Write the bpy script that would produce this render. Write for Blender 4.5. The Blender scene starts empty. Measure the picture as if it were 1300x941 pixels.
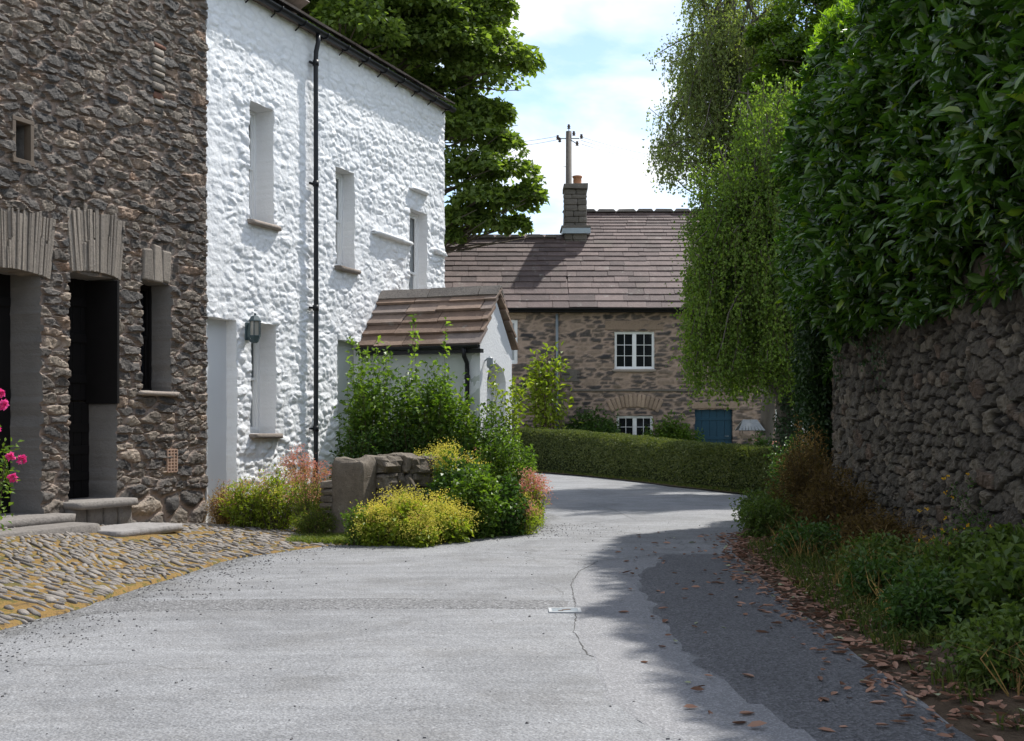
import bpy, math, random
import numpy as np
from mathutils import Vector
random.seed(5)
RG = np.random.default_rng(11)
S = bpy.context.scene
COL = S.collection
R = math.radians

# ------------------------------------------------------------------ camera constants (metres)
EYE = 1.35
FX = 1500.0
def PX(x, Y): return (x - 650.0) / FX * Y          # plan position read off the photograph
def PZ(y, Y): return EYE + (540.0 - y) / FX * Y
def GY(y): return EYE * FX / (y - 540.0)

# ------------------------------------------------------------------ scene object helpers
def tag(o, label=None, cat=None, group=None, kind=None):
    if label: o['label'] = label
    if cat: o['category'] = cat
    if group: o['group'] = group
    if kind: o['kind'] = kind
    return o
def empty(name, loc=(0, 0, 0), label=None, cat=None, group=None):
    o = bpy.data.objects.new(name, None); COL.objects.link(o)
    o.location = loc; o.empty_display_size = .2
    return tag(o, label, cat, group)
def put(o, parent=None):
    COL.objects.link(o)
    if parent is not None:
        o.parent = parent
        top = parent
        off = Vector(parent.location)
        while top.parent is not None:
            top = top.parent; off = off + Vector(top.location)
        # geometry is written in world coordinates: cancel the parents' translation
        o.location = -off if o.type == 'MESH' else o.location
    return o
def mk(name, V, F, mats, parent=None, attrs=None, smooth=False, mi=None, bevel=0):
    V = np.asarray(V, dtype=np.float32).reshape(-1, 3)
    if isinstance(F, np.ndarray): Fl = [F]
    elif len(F) and isinstance(F[0], np.ndarray): Fl = F
    else:
        tri = [f for f in F if len(f) == 3]; qu = [f for f in F if len(f) == 4]; ng = [f for f in F if len(f) > 4]
        if mi is not None:
            mi = [m for f, m in zip(F, mi) if len(f) == 3] + [m for f, m in zip(F, mi) if len(f) == 4] + [m for f, m in zip(F, mi) if len(f) > 4]
        Fl = []
        if tri: Fl.append(np.array(tri))
        if qu: Fl.append(np.array(qu))
        for f in ng: Fl.append(np.array([f]))
    me = bpy.data.meshes.new(name)
    me.vertices.add(len(V)); me.vertices.foreach_set('co', V.ravel())
    nl = sum(f.size for f in Fl); npl = sum(len(f) for f in Fl)
    me.loops.add(nl); me.polygons.add(npl)
    me.loops.foreach_set('vertex_index', np.concatenate([f.ravel() for f in Fl]).astype(np.int32))
    tot = np.concatenate([np.full(len(f), f.shape[1], dtype=np.int32) for f in Fl])
    st = np.concatenate([[0], np.cumsum(tot)[:-1]]).astype(np.int32)
    me.polygons.foreach_set('loop_start', st)
    try: me.polygons.foreach_set('loop_total', tot)
    except Exception: pass
    if mi is not None: me.polygons.foreach_set('material_index', np.asarray(mi, dtype=np.int32))
    me.polygons.foreach_set('use_smooth', np.full(npl, bool(smooth)))
    me.update(calc_edges=True); me.validate()
    for m in (mats if isinstance(mats, (list, tuple)) else [mats]): me.materials.append(m)
    if attrs:
        for k, a in attrs.items():
            at = me.attributes.new(k, 'FLOAT', 'POINT'); at.data.foreach_set('value', np.asarray(a, dtype=np.float32))
    o = bpy.data.objects.new(name, me); put(o, parent)
    if bevel:
        b = o.modifiers.new('bevel', 'BEVEL'); b.width = bevel; b.segments = 2; b.limit_method = 'ANGLE'
    return o

# ------------------------------------------------------------------ noise
_TAB = np.random.default_rng(3).random((64, 64, 64)).astype(np.float32)
def vn(x, y, z=0.0):
    x = np.asarray(x, float); y = np.asarray(y, float); z = np.zeros_like(x) + z
    xi = np.floor(x).astype(int); yi = np.floor(y).astype(int); zi = np.floor(z).astype(int)
    fx = x - xi; fy = y - yi; fz = z - zi
    fx = fx*fx*(3-2*fx); fy = fy*fy*(3-2*fy); fz = fz*fz*(3-2*fz)
    g = lambda a, b, c: _TAB[(xi+a) % 64, (yi+b) % 64, (zi+c) % 64]
    l = lambda a, b, t: a + (b-a)*t
    return l(l(l(g(0,0,0), g(1,0,0), fx), l(g(0,1,0), g(1,1,0), fx), fy),
             l(l(g(0,0,1), g(1,0,1), fx), l(g(0,1,1), g(1,1,1), fx), fy), fz) - .5
def fbm(x, y, z=0.0, o=4):
    s = 0; a = 1.0
    for i in range(o):
        s = s + a*vn(x*2**i + 7.3*i, y*2**i + 3.1*i, z*2**i); a *= .5
    return s
def sstep(a, b, x):
    t = np.clip((x-a)/(b-a), 0, 1); return t*t*(3-2*t)

# ------------------------------------------------------------------ shader helpers
class NT:
    def __init__(s, name):
        s.m = bpy.data.materials.new(name); s.m.use_nodes = True
        s.nt = s.m.node_tree; s.nt.nodes.clear()
        s.out = s.n('ShaderNodeOutputMaterial')
    def n(s, t, **k):
        nd = s.nt.nodes.new(t)
        for a, v in k.items(): setattr(nd, a, v)
        return nd
    def l(s, a, b): s.nt.links.new(a, b)
    def setin(s, nd, i, v):
        if hasattr(v, 'is_output') or isinstance(v, bpy.types.NodeSocket): s.l(v, nd.inputs[i])
        else:
            if isinstance(v, (tuple, list)) and len(v) == 3 and nd.inputs[i].type == 'RGBA': v = (*v, 1)
            nd.inputs[i].default_value = v
    def coord(s):
        g = s.n('ShaderNodeNewGeometry'); return g.outputs['Position']
    def noise(s, scale, detail=4, rough=.55, vec=None, dist=0):
        nd = s.n('ShaderNodeTexNoise'); nd.inputs['Scale'].default_value = scale
        nd.inputs['Detail'].default_value = detail; nd.inputs['Roughness'].default_value = rough
        nd.inputs['Distortion'].default_value = dist
        s.l(vec if vec is not None else s.coord(), nd.inputs['Vector']); return nd.outputs['Fac']
    def vor(s, scale, vec=None, feature='F1', out='Distance'):
        nd = s.n('ShaderNodeTexVoronoi', feature=feature); nd.inputs['Scale'].default_value = scale
        s.l(vec if vec is not None else s.coord(), nd.inputs['Vector']); return nd.outputs[out]
    def attr(s, name):
        return s.n('ShaderNodeAttribute', attribute_name=name).outputs['Fac']
    def ramp(s, fac, stops, interp='LINEAR'):
        nd = s.n('ShaderNodeValToRGB'); cr = nd.color_ramp; cr.interpolation = interp
        while len(cr.elements) < len(stops): cr.elements.new(.5)
        for e, (p, c) in zip(cr.elements, stops):
            e.position = p; e.color = (c, c, c, 1) if isinstance(c, (int, float)) else (*c, 1)
        s.l(fac, nd.inputs['Fac']); return nd.outputs['Color']
    def mix(s, f, a, b, mode='MIX'):
        nd = s.n('ShaderNodeMix', data_type='RGBA', blend_type=mode)
        for i, v in ((0, f), (6, a), (7, b)): s.setin(nd, i, v)
        return nd.outputs[2]
    def math(s, op, a, b=0.0):
        nd = s.n('ShaderNodeMath', operation=op); s.setin(nd, 0, a); s.setin(nd, 1, b); return nd.outputs[0]
    def map(s, scale=(1, 1, 1), rot=(0, 0, 0)):
        nd = s.n('ShaderNodeMapping'); nd.inputs['Scale'].default_value = scale; nd.inputs['Rotation'].default_value = rot
        s.l(s.coord(), nd.inputs['Vector']); return nd.outputs[0]
    def bsdf(s, col, rough=.8, spec=.3, bump=None, bs=.3, bd=.01, metal=0, coat=0):
        b = s.n('ShaderNodeBsdfPrincipled')
        s.setin(b, 'Base Color', col); s.setin(b, 'Roughness', rough)
        s.setin(b, 'Specular IOR Level', spec); s.setin(b, 'Metallic', metal)
        if coat: s.setin(b, 'Coat Weight', coat)
        if bump is not None:
            bn = s.n('ShaderNodeBump'); bn.inputs['Strength'].default_value = bs; bn.inputs['Distance'].default_value = bd
            s.l(bump, bn.inputs['Height']); s.l(bn.outputs[0], b.inputs['Normal'])
        s.l(b.outputs[0], s.out.inputs[0]); return b
def simple(name, col, rough=.6, spec=.4, var=.25, sc=6, metal=0, bump=.15, bd=.004):
    t = NT(name); f = t.noise(sc, 5)
    c = t.mix(f, tuple(v*(1-var) for v in col), tuple(min(1, v*(1+var)) for v in col))
    t.bsdf(c, rough, spec, t.noise(sc*12, 4), bump, bd, metal); return t.m

# leaf material: rnd drives tint; leaves scatter light through
def leafmat(name, dark, light, trans=.35, rough=.45, spec=.35, tcol=None, coat=0, rare=None):
    t = NT(name)
    r = t.attr('rnd')
    stops = [(0, dark), (.75, light)]
    if rare: stops += [(.955, light), (.97, rare)]
    c = t.ramp(r, stops)
    big = t.noise(1.3, 2)
    c = t.mix(big, t.mix(1.0, c, (.72, .78, .7), 'MULTIPLY'), t.mix(1.0, c, (1.35, 1.25, 1.15), 'MULTIPLY'))
    b = t.n('ShaderNodeBsdfPrincipled'); t.setin(b, 'Base Color', c); t.setin(b, 'Roughness', rough)
    t.setin(b, 'Specular IOR Level', spec)
    if coat: t.setin(b, 'Coat Weight', coat)
    tr = t.n('ShaderNodeBsdfTranslucent')
    t.setin(tr, 'Color', t.mix(1.0, c, tcol or (1.5, 1.6, .5), 'MULTIPLY'))
    mx = t.n('ShaderNodeMixShader'); mx.inputs[0].default_value = trans
    t.l(b.outputs[0], mx.inputs[1]); t.l(tr.outputs[0], mx.inputs[2]); t.l(mx.outputs[0], t.out.inputs[0])
    return t.m

# ------------------------------------------------------------------ shape collector
class MB:
    def __init__(s): s.V = []; s.F = []; s.Rn = []; s.M = []
    def add(s, V, F, rnd=None, m=0):
        b = len(s.V); V = [tuple(v) for v in V]
        s.V += V; s.F += [tuple(i+b for i in f) for f in F]
        s.Rn += [random.random() if rnd is None else rnd]*len(V); s.M += [m]*len(F)
    def box(s, c, h, ax=None, jit=0, top=1.0, rnd=None, m=0):
        c = np.array(c, float)
        ax = np.eye(3) if ax is None else np.array(ax, float)
        V = []
        for k in (-1, 1):
            sc = top if k == 1 else 1
            for i, j in ((-1, -1), (1, -1), (1, 1), (-1, 1)):
                l = np.array([i*h[0]*sc, j*h[1]*sc, k*h[2]])
                if jit: l = l + (np.array([random.random(), random.random(), random.random()])-.5)*jit
                V.append(c + l[0]*ax[0] + l[1]*ax[1] + l[2]*ax[2])
        F = [(0,3,2,1), (4,5,6,7), (0,1,5,4), (1,2,6,5), (2,3,7,6), (3,0,4,7)]
        if np.dot(np.cross(ax[0], ax[1]), ax[2]) < 0: F = [f[::-1] for f in F]
        s.add(V, F, rnd, m)
    def tube(s, P, rad, n=8, cap=True, rnd=None, m=0):
        P = [np.array(p, float) for p in P]
        if not hasattr(rad, '__len__'): rad = [rad]*len(P)
        V = []; F = []
        prev = None
        for i, p in enumerate(P):
            d = P[min(i+1, len(P)-1)] - P[max(i-1, 0)]; d = d/(np.linalg.norm(d)+1e-9)
            if prev is None:
                a = np.array([0, 0, 1.]) if abs(d[2]) < .9 else np.array([1., 0, 0])
                u = np.cross(d, a)
            else: u = prev - d*np.dot(prev, d)
            u = u/(np.linalg.norm(u)+1e-9); w = np.cross(d, u); prev = u
            for k in range(n):
                t = 2*math.pi*k/n; V.append(p + rad[i]*(math.cos(t)*u + math.sin(t)*w))
        for i in range(len(P)-1):
            for k in range(n):
                F.append((i*n+k, i*n+(k+1) % n, (i+1)*n+(k+1) % n, (i+1)*n+k))
        if cap:
            F.append(tuple(range(n))[::-1]); F.append(tuple((len(P)-1)*n+k for k in range(n)))
        s.add(V, F, rnd, m)
    def lathe(s, c, prof, n=16, rnd=None, m=0):
        V = []; F = []
        for r, z in prof:
            for k in range(n):
                t = 2*math.pi*(k+.5)/n; V.append((c[0]+r*math.cos(t), c[1]+r*math.sin(t), c[2]+z))
        for i in range(len(prof)-1):
            for k in range(n): F.append((i*n+k, i*n+(k+1) % n, (i+1)*n+(k+1) % n, (i+1)*n+k))
        F.append(tuple(range(n))[::-1]); F.append(tuple((len(prof)-1)*n+k for k in range(n)))
        s.add(V, F, rnd, m)
    def stone(s, c, h, ax=None, e=.45, amp=.12, seg=(12, 8), rnd=None, m=0):
        ax = np.eye(3) if ax is None else np.array(ax, float); c = np.array(c, float)
        nu, nv = seg; V = []; F = []
        sp = lambda v, p: math.copysign(abs(v)**p, v)
        o = [random.random()*60 for _ in range(3)]
        for i in range(nv+1):
            ph = -math.pi/2 + math.pi*i/nv
            for k in range(nu):
                th = 2*math.pi*(k+.5)/nu
                l = np.array([sp(math.cos(ph), e)*sp(math.cos(th), e), sp(math.cos(ph), e)*sp(math.sin(th), e), sp(math.sin(ph), e)])
                V.append(l)
        V = np.array(V)
        nn = fbm(V[:, 0]*1.3+o[0], V[:, 1]*1.3+o[1], V[:, 2]*1.3+o[2], 3)
        V = V*(1+amp*2*nn[:, None])
        V = V*np.array(h)
        W = c + V[:, :1]*ax[0] + V[:, 1:2]*ax[1] + V[:, 2:3]*ax[2]
        for i in range(nv):
            for k in range(nu): F.append((i*nu+k, i*nu+(k+1) % nu, (i+1)*nu+(k+1) % nu, (i+1)*nu+k))
        s.add(W, F, rnd, m)
    def build(s, name, mats, parent=None, smooth=False, bevel=0):
        return mk(name, np.array(s.V), s.F, mats, parent, {'rnd': s.Rn}, smooth, s.M, bevel)

# ------------------------------------------------------------------ wall frames
class Line:
    def __init__(s, o, ang, side=1):      # ang: clockwise from +Y ; outward normal to the right of the direction
        s.o = np.array([o[0], o[1], 0.]); s.d = np.array([math.sin(ang), math.cos(ang), 0.])
        s.n = np.array([s.d[1], -s.d[0], 0.])*side
    def p(s, t, d, z):
        t = np.asarray(t, float); d = np.asarray(d, float); z = np.asarray(z, float)
        t, d, z = np.broadcast_arrays(t, d, z)
        return s.o + t[..., None]*s.d + d[..., None]*s.n + z[..., None]*np.array([0, 0, 1.])
    def ax(s): return [s.d, s.n, np.array([0, 0, 1.])]
class Path:
    def __init__(s, pts, side=-1):
        # Catmull-Rom sampling
        P = [np.array(p, float) for p in pts]; Q = [2*P[0]-P[1]] + P + [2*P[-1]-P[-2]]
        out = []
        for i in range(1, len(Q)-2):
            for k in range(24):
                t = k/24
                out.append(.5*((2*Q[i]) + (-Q[i-1]+Q[i+1])*t + (2*Q[i-1]-5*Q[i]+4*Q[i+1]-Q[i+2])*t*t + (-Q[i-1]+3*Q[i]-3*Q[i+1]+Q[i+2])*t**3))
        out.append(P[-1]); s.P = np.array(out)
        seg = np.diff(s.P, axis=0); L = np.linalg.norm(seg, axis=1); s.s = np.concatenate([[0], np.cumsum(L)]); s.L = s.s[-1]
        T = np.gradient(s.P, axis=0); T /= np.linalg.norm(T, axis=1)[:, None]
        s.T = T; s.N = np.stack([T[:, 1], -T[:, 0]], 1)*side
    def p(s, t, d, z):
        t, d, z = np.broadcast_arrays(np.asarray(t, float), np.asarray(d, float), np.asarray(z, float))
        f = lambda A: np.interp(t, s.s, A)
        nx, ny = f(s.N[:, 0]), f(s.N[:, 1])
        return np.stack([f(s.P[:, 0]) + d*nx, f(s.P[:, 1]) + d*ny, z], -1)

# rubble masonry: returns height, stone mask, per-stone random
def rubble(T, Z, sx, sz, seed, joint=.12, soft=.35, p=3.0, warp=.25):
    o = seed*13.7
    x = T/sx + warp*2*fbm(T/sx*.7+o, Z/sz*.7, 0, 2); y = Z/sz + warp*1.6*fbm(T/sx*.45+o+20, Z/sz*.6, 5, 2)
    rt = np.random.default_rng(seed).random((128, 128, 5))
    yi = np.floor(y).astype(int)
    F1 = np.full(x.shape, 9.); F2 = np.full(x.shape, 9.)
    r0 = np.zeros(x.shape); hx = np.zeros(x.shape); dxx = np.zeros(x.shape); dyy = np.zeros(x.shape); r3 = np.zeros(x.shape)
    for j in (-2, -1, 0, 1, 2):
        cy = yi + j
        xs = x + (cy % 2)*.5 + rt[cy % 128, 0, 4]*.8
        xi = np.floor(xs).astype(int)
        for i in (-2, -1, 0, 1, 2):
            cx = xi + i
            q = rt[cx % 128, cy % 128]
            dx = xs - (cx + .5 + (q[..., 0]-.5)*.9); dy = y - (cy + .5 + (q[..., 1]-.5)*.7)
            w = .72 + .75*q[..., 2]
            d = (np.abs(dx)**p + np.abs(dy)**p)**(1/p)/w
            c1 = d < F1
            F2 = np.where(c1, F1, np.minimum(F2, d)); F1 = np.where(c1, d, F1)
            r0 = np.where(c1, q[..., 3], r0); hx = np.where(c1, q[..., 4], hx); r3 = np.where(c1, q[..., 2], r3)
            dxx = np.where(c1, dx, dxx); dyy = np.where(c1, dy, dyy)
    e = F2 - F1
    mask = sstep(joint*.4, joint*1.5, e + .06*fbm(T*40, Z*40, seed, 2))
    h = sstep(0, joint+soft, e)*(.55+.45*r3) + mask*((hx-.5)*1.1*dxx + (r0-.62)*1.1*dyy + .35*(hx-.4))
    return h, mask, r0

def facet(T, Z, s, seed, ax=1.5):
    rt = np.random.default_rng(seed+500).random((128, 128, 5)); o = seed*3.1
    x = T/(s*ax) + .35*fbm(T/s*.8+o, Z/s*.8, 0, 2); y = Z/s + .35*fbm(T/s*.8+o+9, Z/s*.8, 0, 2)
    xi = np.floor(x).astype(int); yi = np.floor(y).astype(int); F1 = np.full(x.shape, 9.); val = np.zeros(x.shape)
    for j in (-1, 0, 1):
        for i in (-1, 0, 1):
            q = rt[(xi+i) % 128, (yi+j) % 128]; dx = x-(xi+i+q[..., 0]); dy = y-(yi+j+q[..., 1]); d = dx*dx+dy*dy
            c = d < F1; F1 = np.where(c, d, F1); val = np.where(c, (q[..., 2]-.5)*1.3*dx+(q[..., 3]-.45)*1.5*dy+(q[..., 4]-.5)*.9, val)
    return val

def grid_wall(name, fr, t0, t1, z0, z1, res, ops, fn, mat, parent=None, jig=.012, thick=.45, rz=None, tang=1.0):
    def axis(a, b, r, edges):
        g = list(np.linspace(a, b, max(2, int(round((b-a)/r))+1)))
        g = [v for v in g if all(abs(v-e) > r*.45 for e in edges) or v in (a, b)] + [e for e in edges if a < e < b]
        return np.unique(np.round(g, 5))
    ts = axis(t0, t1, res, [v for o in ops for v in (o[0], o[1])])
    zs = axis(z0, z1, rz or res, [v for o in ops for v in (o[2], o[3])])
    T, Z = np.meshgrid(ts, zs, indexing='ij')
    D, mask, rnd = fn(T, Z)
    tc = (ts[:-1]+ts[1:])/2; zc = (zs[:-1]+zs[1:])/2
    TC, ZC = np.meshgrid(tc, zc, indexing='ij')
    keep = np.ones(TC.shape, bool); dep = np.zeros(TC.shape)
    for o in ops:
        ins = (TC > o[0]) & (TC < o[1]) & (ZC > o[2]) & (ZC < o[3])
        keep &= ~ins; dep[ins] = o[4]
    TJ = T + jig*tang*2*fbm(T*9+3, Z*9, 2, 3); ZJ = Z + jig*2*fbm(T*9+31, Z*9, 8, 3)
    TJ[0] = T[0]; TJ[-1] = T[-1]; ZJ[:, 0] = Z[:, 0]; ZJ[:, -1] = Z[:, -1]
    P = fr.p(TJ, D, ZJ).reshape(-1, 3)
    n0, n1 = T.shape; I = np.arange(n0*n1).reshape(n0, n1)
    q = np.stack([I[:-1, :-1], I[1:, :-1], I[1:, 1:], I[:-1, 1:]], -1)[keep]
    # boundary edges
    kp = np.zeros((n0+1, n1+1), bool); kp[1:-1, 1:-1] = keep
    dp = np.full((n0+1, n1+1), thick); dp[1:-1, 1:-1] = np.where(keep, 0, dep)
    pl = np.zeros((n0+1, n1+1)); pl[1:-1, 1:-1] = 1
    E = []; Ed = []; Ep = []
    for a in range(n0):           # vertical edges at column a between z b,b+1 : cells (a, b+1) left and (a+1, b+1) right
        L = kp[a, 1:-1]; Rr = kp[a+1, 1:-1]
        for b in np.nonzero(L != Rr)[0]:
            if Rr[b]: E.append((I[a, b+1], I[a, b])); Ed.append(dp[a, b+1]); Ep.append(pl[a, b+1])
            else: E.append((I[a, b], I[a, b+1])); Ed.append(dp[a+1, b+1]); Ep.append(pl[a+1, b+1])
    for b in range(n1):
        L = kp[1:-1, b]; Rr = kp[1:-1, b+1]
        for a in np.nonzero(L != Rr)[0]:
            if Rr[a]: E.append((I[a, b], I[a+1, b])); Ed.append(dp[a+1, b]); Ep.append(pl[a+1, b])
            else: E.append((I[a+1, b], I[a, b])); Ed.append(dp[a+1, b+1]); Ep.append(pl[a+1, b+1])
    E = np.array(E); Ed = np.array(Ed); Ep = np.array(Ep)
    a_, b_ = E[:, 0], E[:, 1]
    tf, zf = TJ.ravel(), ZJ.ravel()
    fr0, fr1 = P[a_], P[b_]
    bk0 = fr.p(tf[a_], -Ed, zf[a_]); bk1 = fr.p(tf[b_], -Ed, zf[b_])
    nb = len(P); m = len(E)
    V = np.concatenate([P, fr0, fr1, bk1, bk0])
    k = np.arange(m)
    q2 = np.stack([nb+m+k, nb+k, nb+3*m+k, nb+2*m+k], -1)
    mk_ = mask.ravel(); rn = rnd.ravel()
    at = {'mask': np.concatenate([mk_, mk_[a_], mk_[b_], mk_[b_], mk_[a_]]),
          'rnd': np.concatenate([rn, rn[a_], rn[b_], rn[b_], rn[a_]]),
          'plast': np.concatenate([np.zeros(nb), Ep, Ep, Ep, Ep])}
    o = mk(name, V, np.concatenate([q, q2]), mat, parent, at, smooth=mat not in (M_DARK, M_DRY)); 
    sm = np.ones(len(q)+len(q2), bool) if mat not in (M_DARK, M_DRY) else np.zeros(len(q)+len(q2), bool); sm[len(q):] = True
    o.data.polygons.foreach_set('use_smooth', sm); return o

# ------------------------------------------------------------------ foliage
def unit(v): return v/(np.linalg.norm(v, axis=-1, keepdims=True)+1e-9)
def leaves(P, D, N, L, W, detailed=False, fold=.25, droop=.25):
    """P base points, D direction, N face normal, L length, W width -> verts, faces, count/leaf"""
    n = len(P); D = unit(D); S_ = unit(np.cross(D, N)); N = unit(np.cross(S_, D))
    L = np.broadcast_to(L, n)[:, None]; W = np.broadcast_to(W, n)[:, None]
    if not detailed:
        a = P; b = P + D*L*.45 - S_*W*.5 + N*W*fold; c = P + D*L - N*L*droop*.5; d = P + D*L*.45 + S_*W*.5 + N*W*fold
        V = np.stack([a, b, c, d], 1).reshape(-1, 3)
        i = np.arange(n)[:, None]*4
        F = np.concatenate([i+np.array([0, 1, 2]), i+np.array([0, 2, 3])])
        return V, F, 4
    m1 = P + D*L*.33 - N*W*fold*.5; m2 = P + D*L*.7 - N*(W*fold*.5 + L*droop*.35); tip = P + D*L*1.0 - N*L*droop
    l1 = P + D*L*.30 - S_*W*.45 + N*W*fold*.3; l2 = P + D*L*.66 - S_*W*.42 + N*(W*fold*.3 - L*droop*.3)
    r1 = P + D*L*.30 + S_*W*.45 + N*W*fold*.3; r2 = P + D*L*.66 + S_*W*.42 + N*(W*fold*.3 - L*droop*.3)
    V = np.stack([P, m1, m2, tip, l1, l2, r1, r2], 1).reshape(-1, 3)
    i = np.arange(n)[:, None]*8
    T = [(0,4,1),(1,4,5),(1,5,2),(2,5,3),(0,1,6),(1,2,7),(1,7,6),(2,3,7)]
    F = np.concatenate([i+np.array(t) for t in T])
    return V, F, 8
def leafobj(name, P, D, N, L, W, mat, parent=None, detailed=False, rnd=None, fold=.25, droop=.25):
    V, F, k = leaves(P, D, N, L, W, detailed, fold, droop)
    r = RG.random(len(P)) if rnd is None else rnd
    return mk(name, V, F, mat, parent, {'rnd': np.repeat(r, k)})
def rdir(n): return unit(RG.normal(size=(n, 3)))

# ================================================================== MATERIALS
def mat_dark():
    t = NT('slate_rubble')
    rnd, mask, pl = t.attr('rnd'), t.attr('mask'), t.attr('plast')
    st = t.ramp(rnd, [(0, (.032, .031, .031)), (.3, (.10, .088, .078)), (.45, (.042, .039, .037)), (.62, (.15, .125, .10)), (.75, (.065, .056, .049)), (.9, (.26, .215, .17)), (1, (.22, .14, .095))])
    n = t.noise(14, 6, .65); st = t.mix(.8, st, t.ramp(n, [(.3, .45), (.7, 1.75)]), 'MULTIPLY')
    mo = t.mix(t.noise(5, 4), (.24, .18, .145), (.40, .31, .25))
    c = t.mix(mask, mo, st)
    c = t.mix(pl, c, t.mix(t.noise(4, 5), (.15, .14, .13), (.25, .235, .22)))
    t.bsdf(c, .8, .35, t.noise(30, 8, .7), .9, .02); return t.m
def mat_white():
    t = NT('limewash')
    n = t.noise(2.5, 6); c = t.mix(n, (.76, .775, .80), (.86, .865, .87))
    f = t.ramp(t.noise(9, 7, .7), [(.62, 0.), (.78, .55)])
    c = t.mix(f, c, (.60, .62, .64))
    sk = t.math('MULTIPLY', t.ramp(t.noise(2.0, 6, .6, t.map((2.2, 2.2, .22))), [(.55, 0.), (.75, .35)]), 1.0); c = t.mix(sk, c, (.52, .54, .54))
    c = t.mix(t.math('MULTIPLY', t.math('SUBTRACT', 1.0, t.attr('mask')), .22), c, (.5, .51, .52))
    pos = t.n('ShaderNodeSeparateXYZ'); t.l(t.coord(), pos.inputs[0])
    low = t.math('MULTIPLY', t.ramp(t.math('ADD', t.math('MULTIPLY', pos.outputs[2], .5), t.math('MULTIPLY', t.noise(3, 5), .35)), [(.1, .75), (.62, 0.)]), 1)
    c = t.mix(low, c, (.50, .52, .47))
    c = t.mix(t.math('MULTIPLY', t.attr('plast'), .7), c, (.74, .745, .75))
    t.bsdf(c, .75, .3, t.noise(26, 6, .6), .45, .02); return t.m
def mat_cottage():
    t = NT('brown_rubble')
    rnd, mask = t.attr('rnd'), t.attr('mask')
    st = t.ramp(rnd, [(0, (.045, .042, .043)), (.3, (.12, .098, .085)), (.5, (.07, .062, .058)), (.7, (.16, .125, .10)), (1, (.24, .18, .135))])
    st = t.mix(.7, st, t.ramp(t.noise(9, 6, .65), [(.3, .5), (.7, 1.6)]), 'MULTIPLY')
    mo = t.mix(t.noise(1.2, 5), (.29, .21, .165), (.43, .32, .25))
    c = t.mix(mask, mo, st)
    t.bsdf(c, .85, .25, t.noise(22, 6, .65), .6, .03); return t.m
def mat_drystone():
    t = NT('dry_stone')
    rnd, mask = t.attr('rnd'), t.attr('mask')
    st = t.ramp(rnd, [(0, (.06, .052, .042)), (.35, (.135, .118, .094)), (.6, (.085, .073, .06)), (.85, (.205, .178, .138)), (1, (.14, .10, .075))])
    st = t.mix(.8, st, t.ramp(t.noise(11, 7, .7), [(.3, .4), (.72, 1.6)]), 'MULTIPLY')
    lich = t.ramp(t.noise(5, 5, .6), [(.62, 0.), (.72, .5)]); st = t.mix(lich, st, (.09, .10, .055))
    c = t.mix(mask, (.025, .022, .02), st)
    t.bsdf(c, .85, .3, t.noise(30, 8, .7), .8, .02); return t.m
def mat_roof(name, a, b, c2):
    t = NT(name)
    r = t.attr('rnd')
    c = t.ramp(r, [(0, a), (.5, b), (1, c2)])
    c = t.mix(.85, c, t.ramp(t.noise(3.5, 8, .75), [(.3, .68), (.7, 1.35)]), 'MULTIPLY')
    c = t.mix(t.ramp(t.noise(3.1, 6, .7), [(.60, 0.), (.70, .6)]), c, (.30, .28, .25))
    c = t.mix(t.ramp(t.noise(4.3, 7, .75, t.map((1, 1, 1.4))), [(.66, 0.), (.73, .85)]), c, (.30, .15, .03))
    c = t.mix(t.ramp(t.noise(1.1, 4), [(.6, 0.), (.8, .4)]), c, (.08, .08, .05))
    t.bsdf(c, .75, .4, t.noise(18, 7, .65), .5, .02); return t.m
def mat_stone(name, a, b, sc=5, lich=True):
    t = NT(name)
    c = t.mix(t.noise(sc, 6, .65), a, b)
    c = t.mix(.6, c, t.ramp(t.attr('rnd'), [(0, .65), (1, 1.35)]), 'MULTIPLY')
    c = t.mix(t.ramp(t.noise(sc*5, 6, .75), [(.5, 0.), (.7, .55)]), c, tuple(v*.4 for v in a))
    if lich:
        c = t.mix(t.ramp(t.noise(sc*2.3, 6, .7), [(.62, 0.), (.7, .7)]), c, (.34, .32, .25))
    t.bsdf(c, .85, .3, t.noise(sc*7, 8, .7), .7, .02); return t.m
M_DARK, M_WHITE, M_COTT, M_DRY = mat_dark(), mat_white(), mat_cottage(), mat_drystone()
M_ROOF = mat_roof('stone_slate_purple', (.085, .060, .056), (.118, .083, .077), (.160, .116, .106))
M_PROOF = mat_roof('stone_slate_brown', (.16, .105, .075), (.24, .165, .12), (.20, .16, .14))
M_WROOF = mat_roof('grey_slate', (.13, .10, .09), (.18, .145, .13), (.23, .19, .17))
M_VOUS = mat_stone('voussoir_slate', (.19, .165, .14), (.33, .285, .24), 7)
M_SILL = mat_stone('sill_stone', (.23, .19, .16), (.36, .31, .27), 9)
M_STEP = mat_stone('step_stone', (.14, .125, .115), (.26, .24, .22), 5)
M_POST = mat_stone('gatepost_stone', (.085, .068, .052), (.24, .205, .165), 9)
M_LINT = mat_stone('dressed_sandstone', (.28, .20, .145), (.38, .285, .21), 4, False)
M_CHIM = mat_stone('chimney_stone', (.11, .095, .085), (.22, .195, .17), 6)
M_FLAG = mat_stone('flagstone', (.24, .225, .22), (.31, .295, .285), 2, False)
M_COB = mat_stone('cobble_slate', (.13, .115, .10), (.33, .30, .275), 7)
M_BLACK = simple('black_iron_paint', (.010, .011, .014), .45, .35, .3)
M_TAR = simple('black_timber', (.008, .007, .007), .7, .2, .4)
M_WPAINT = simple('white_gloss_paint', (.78, .79, .79), .4, .45, .06)
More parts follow.
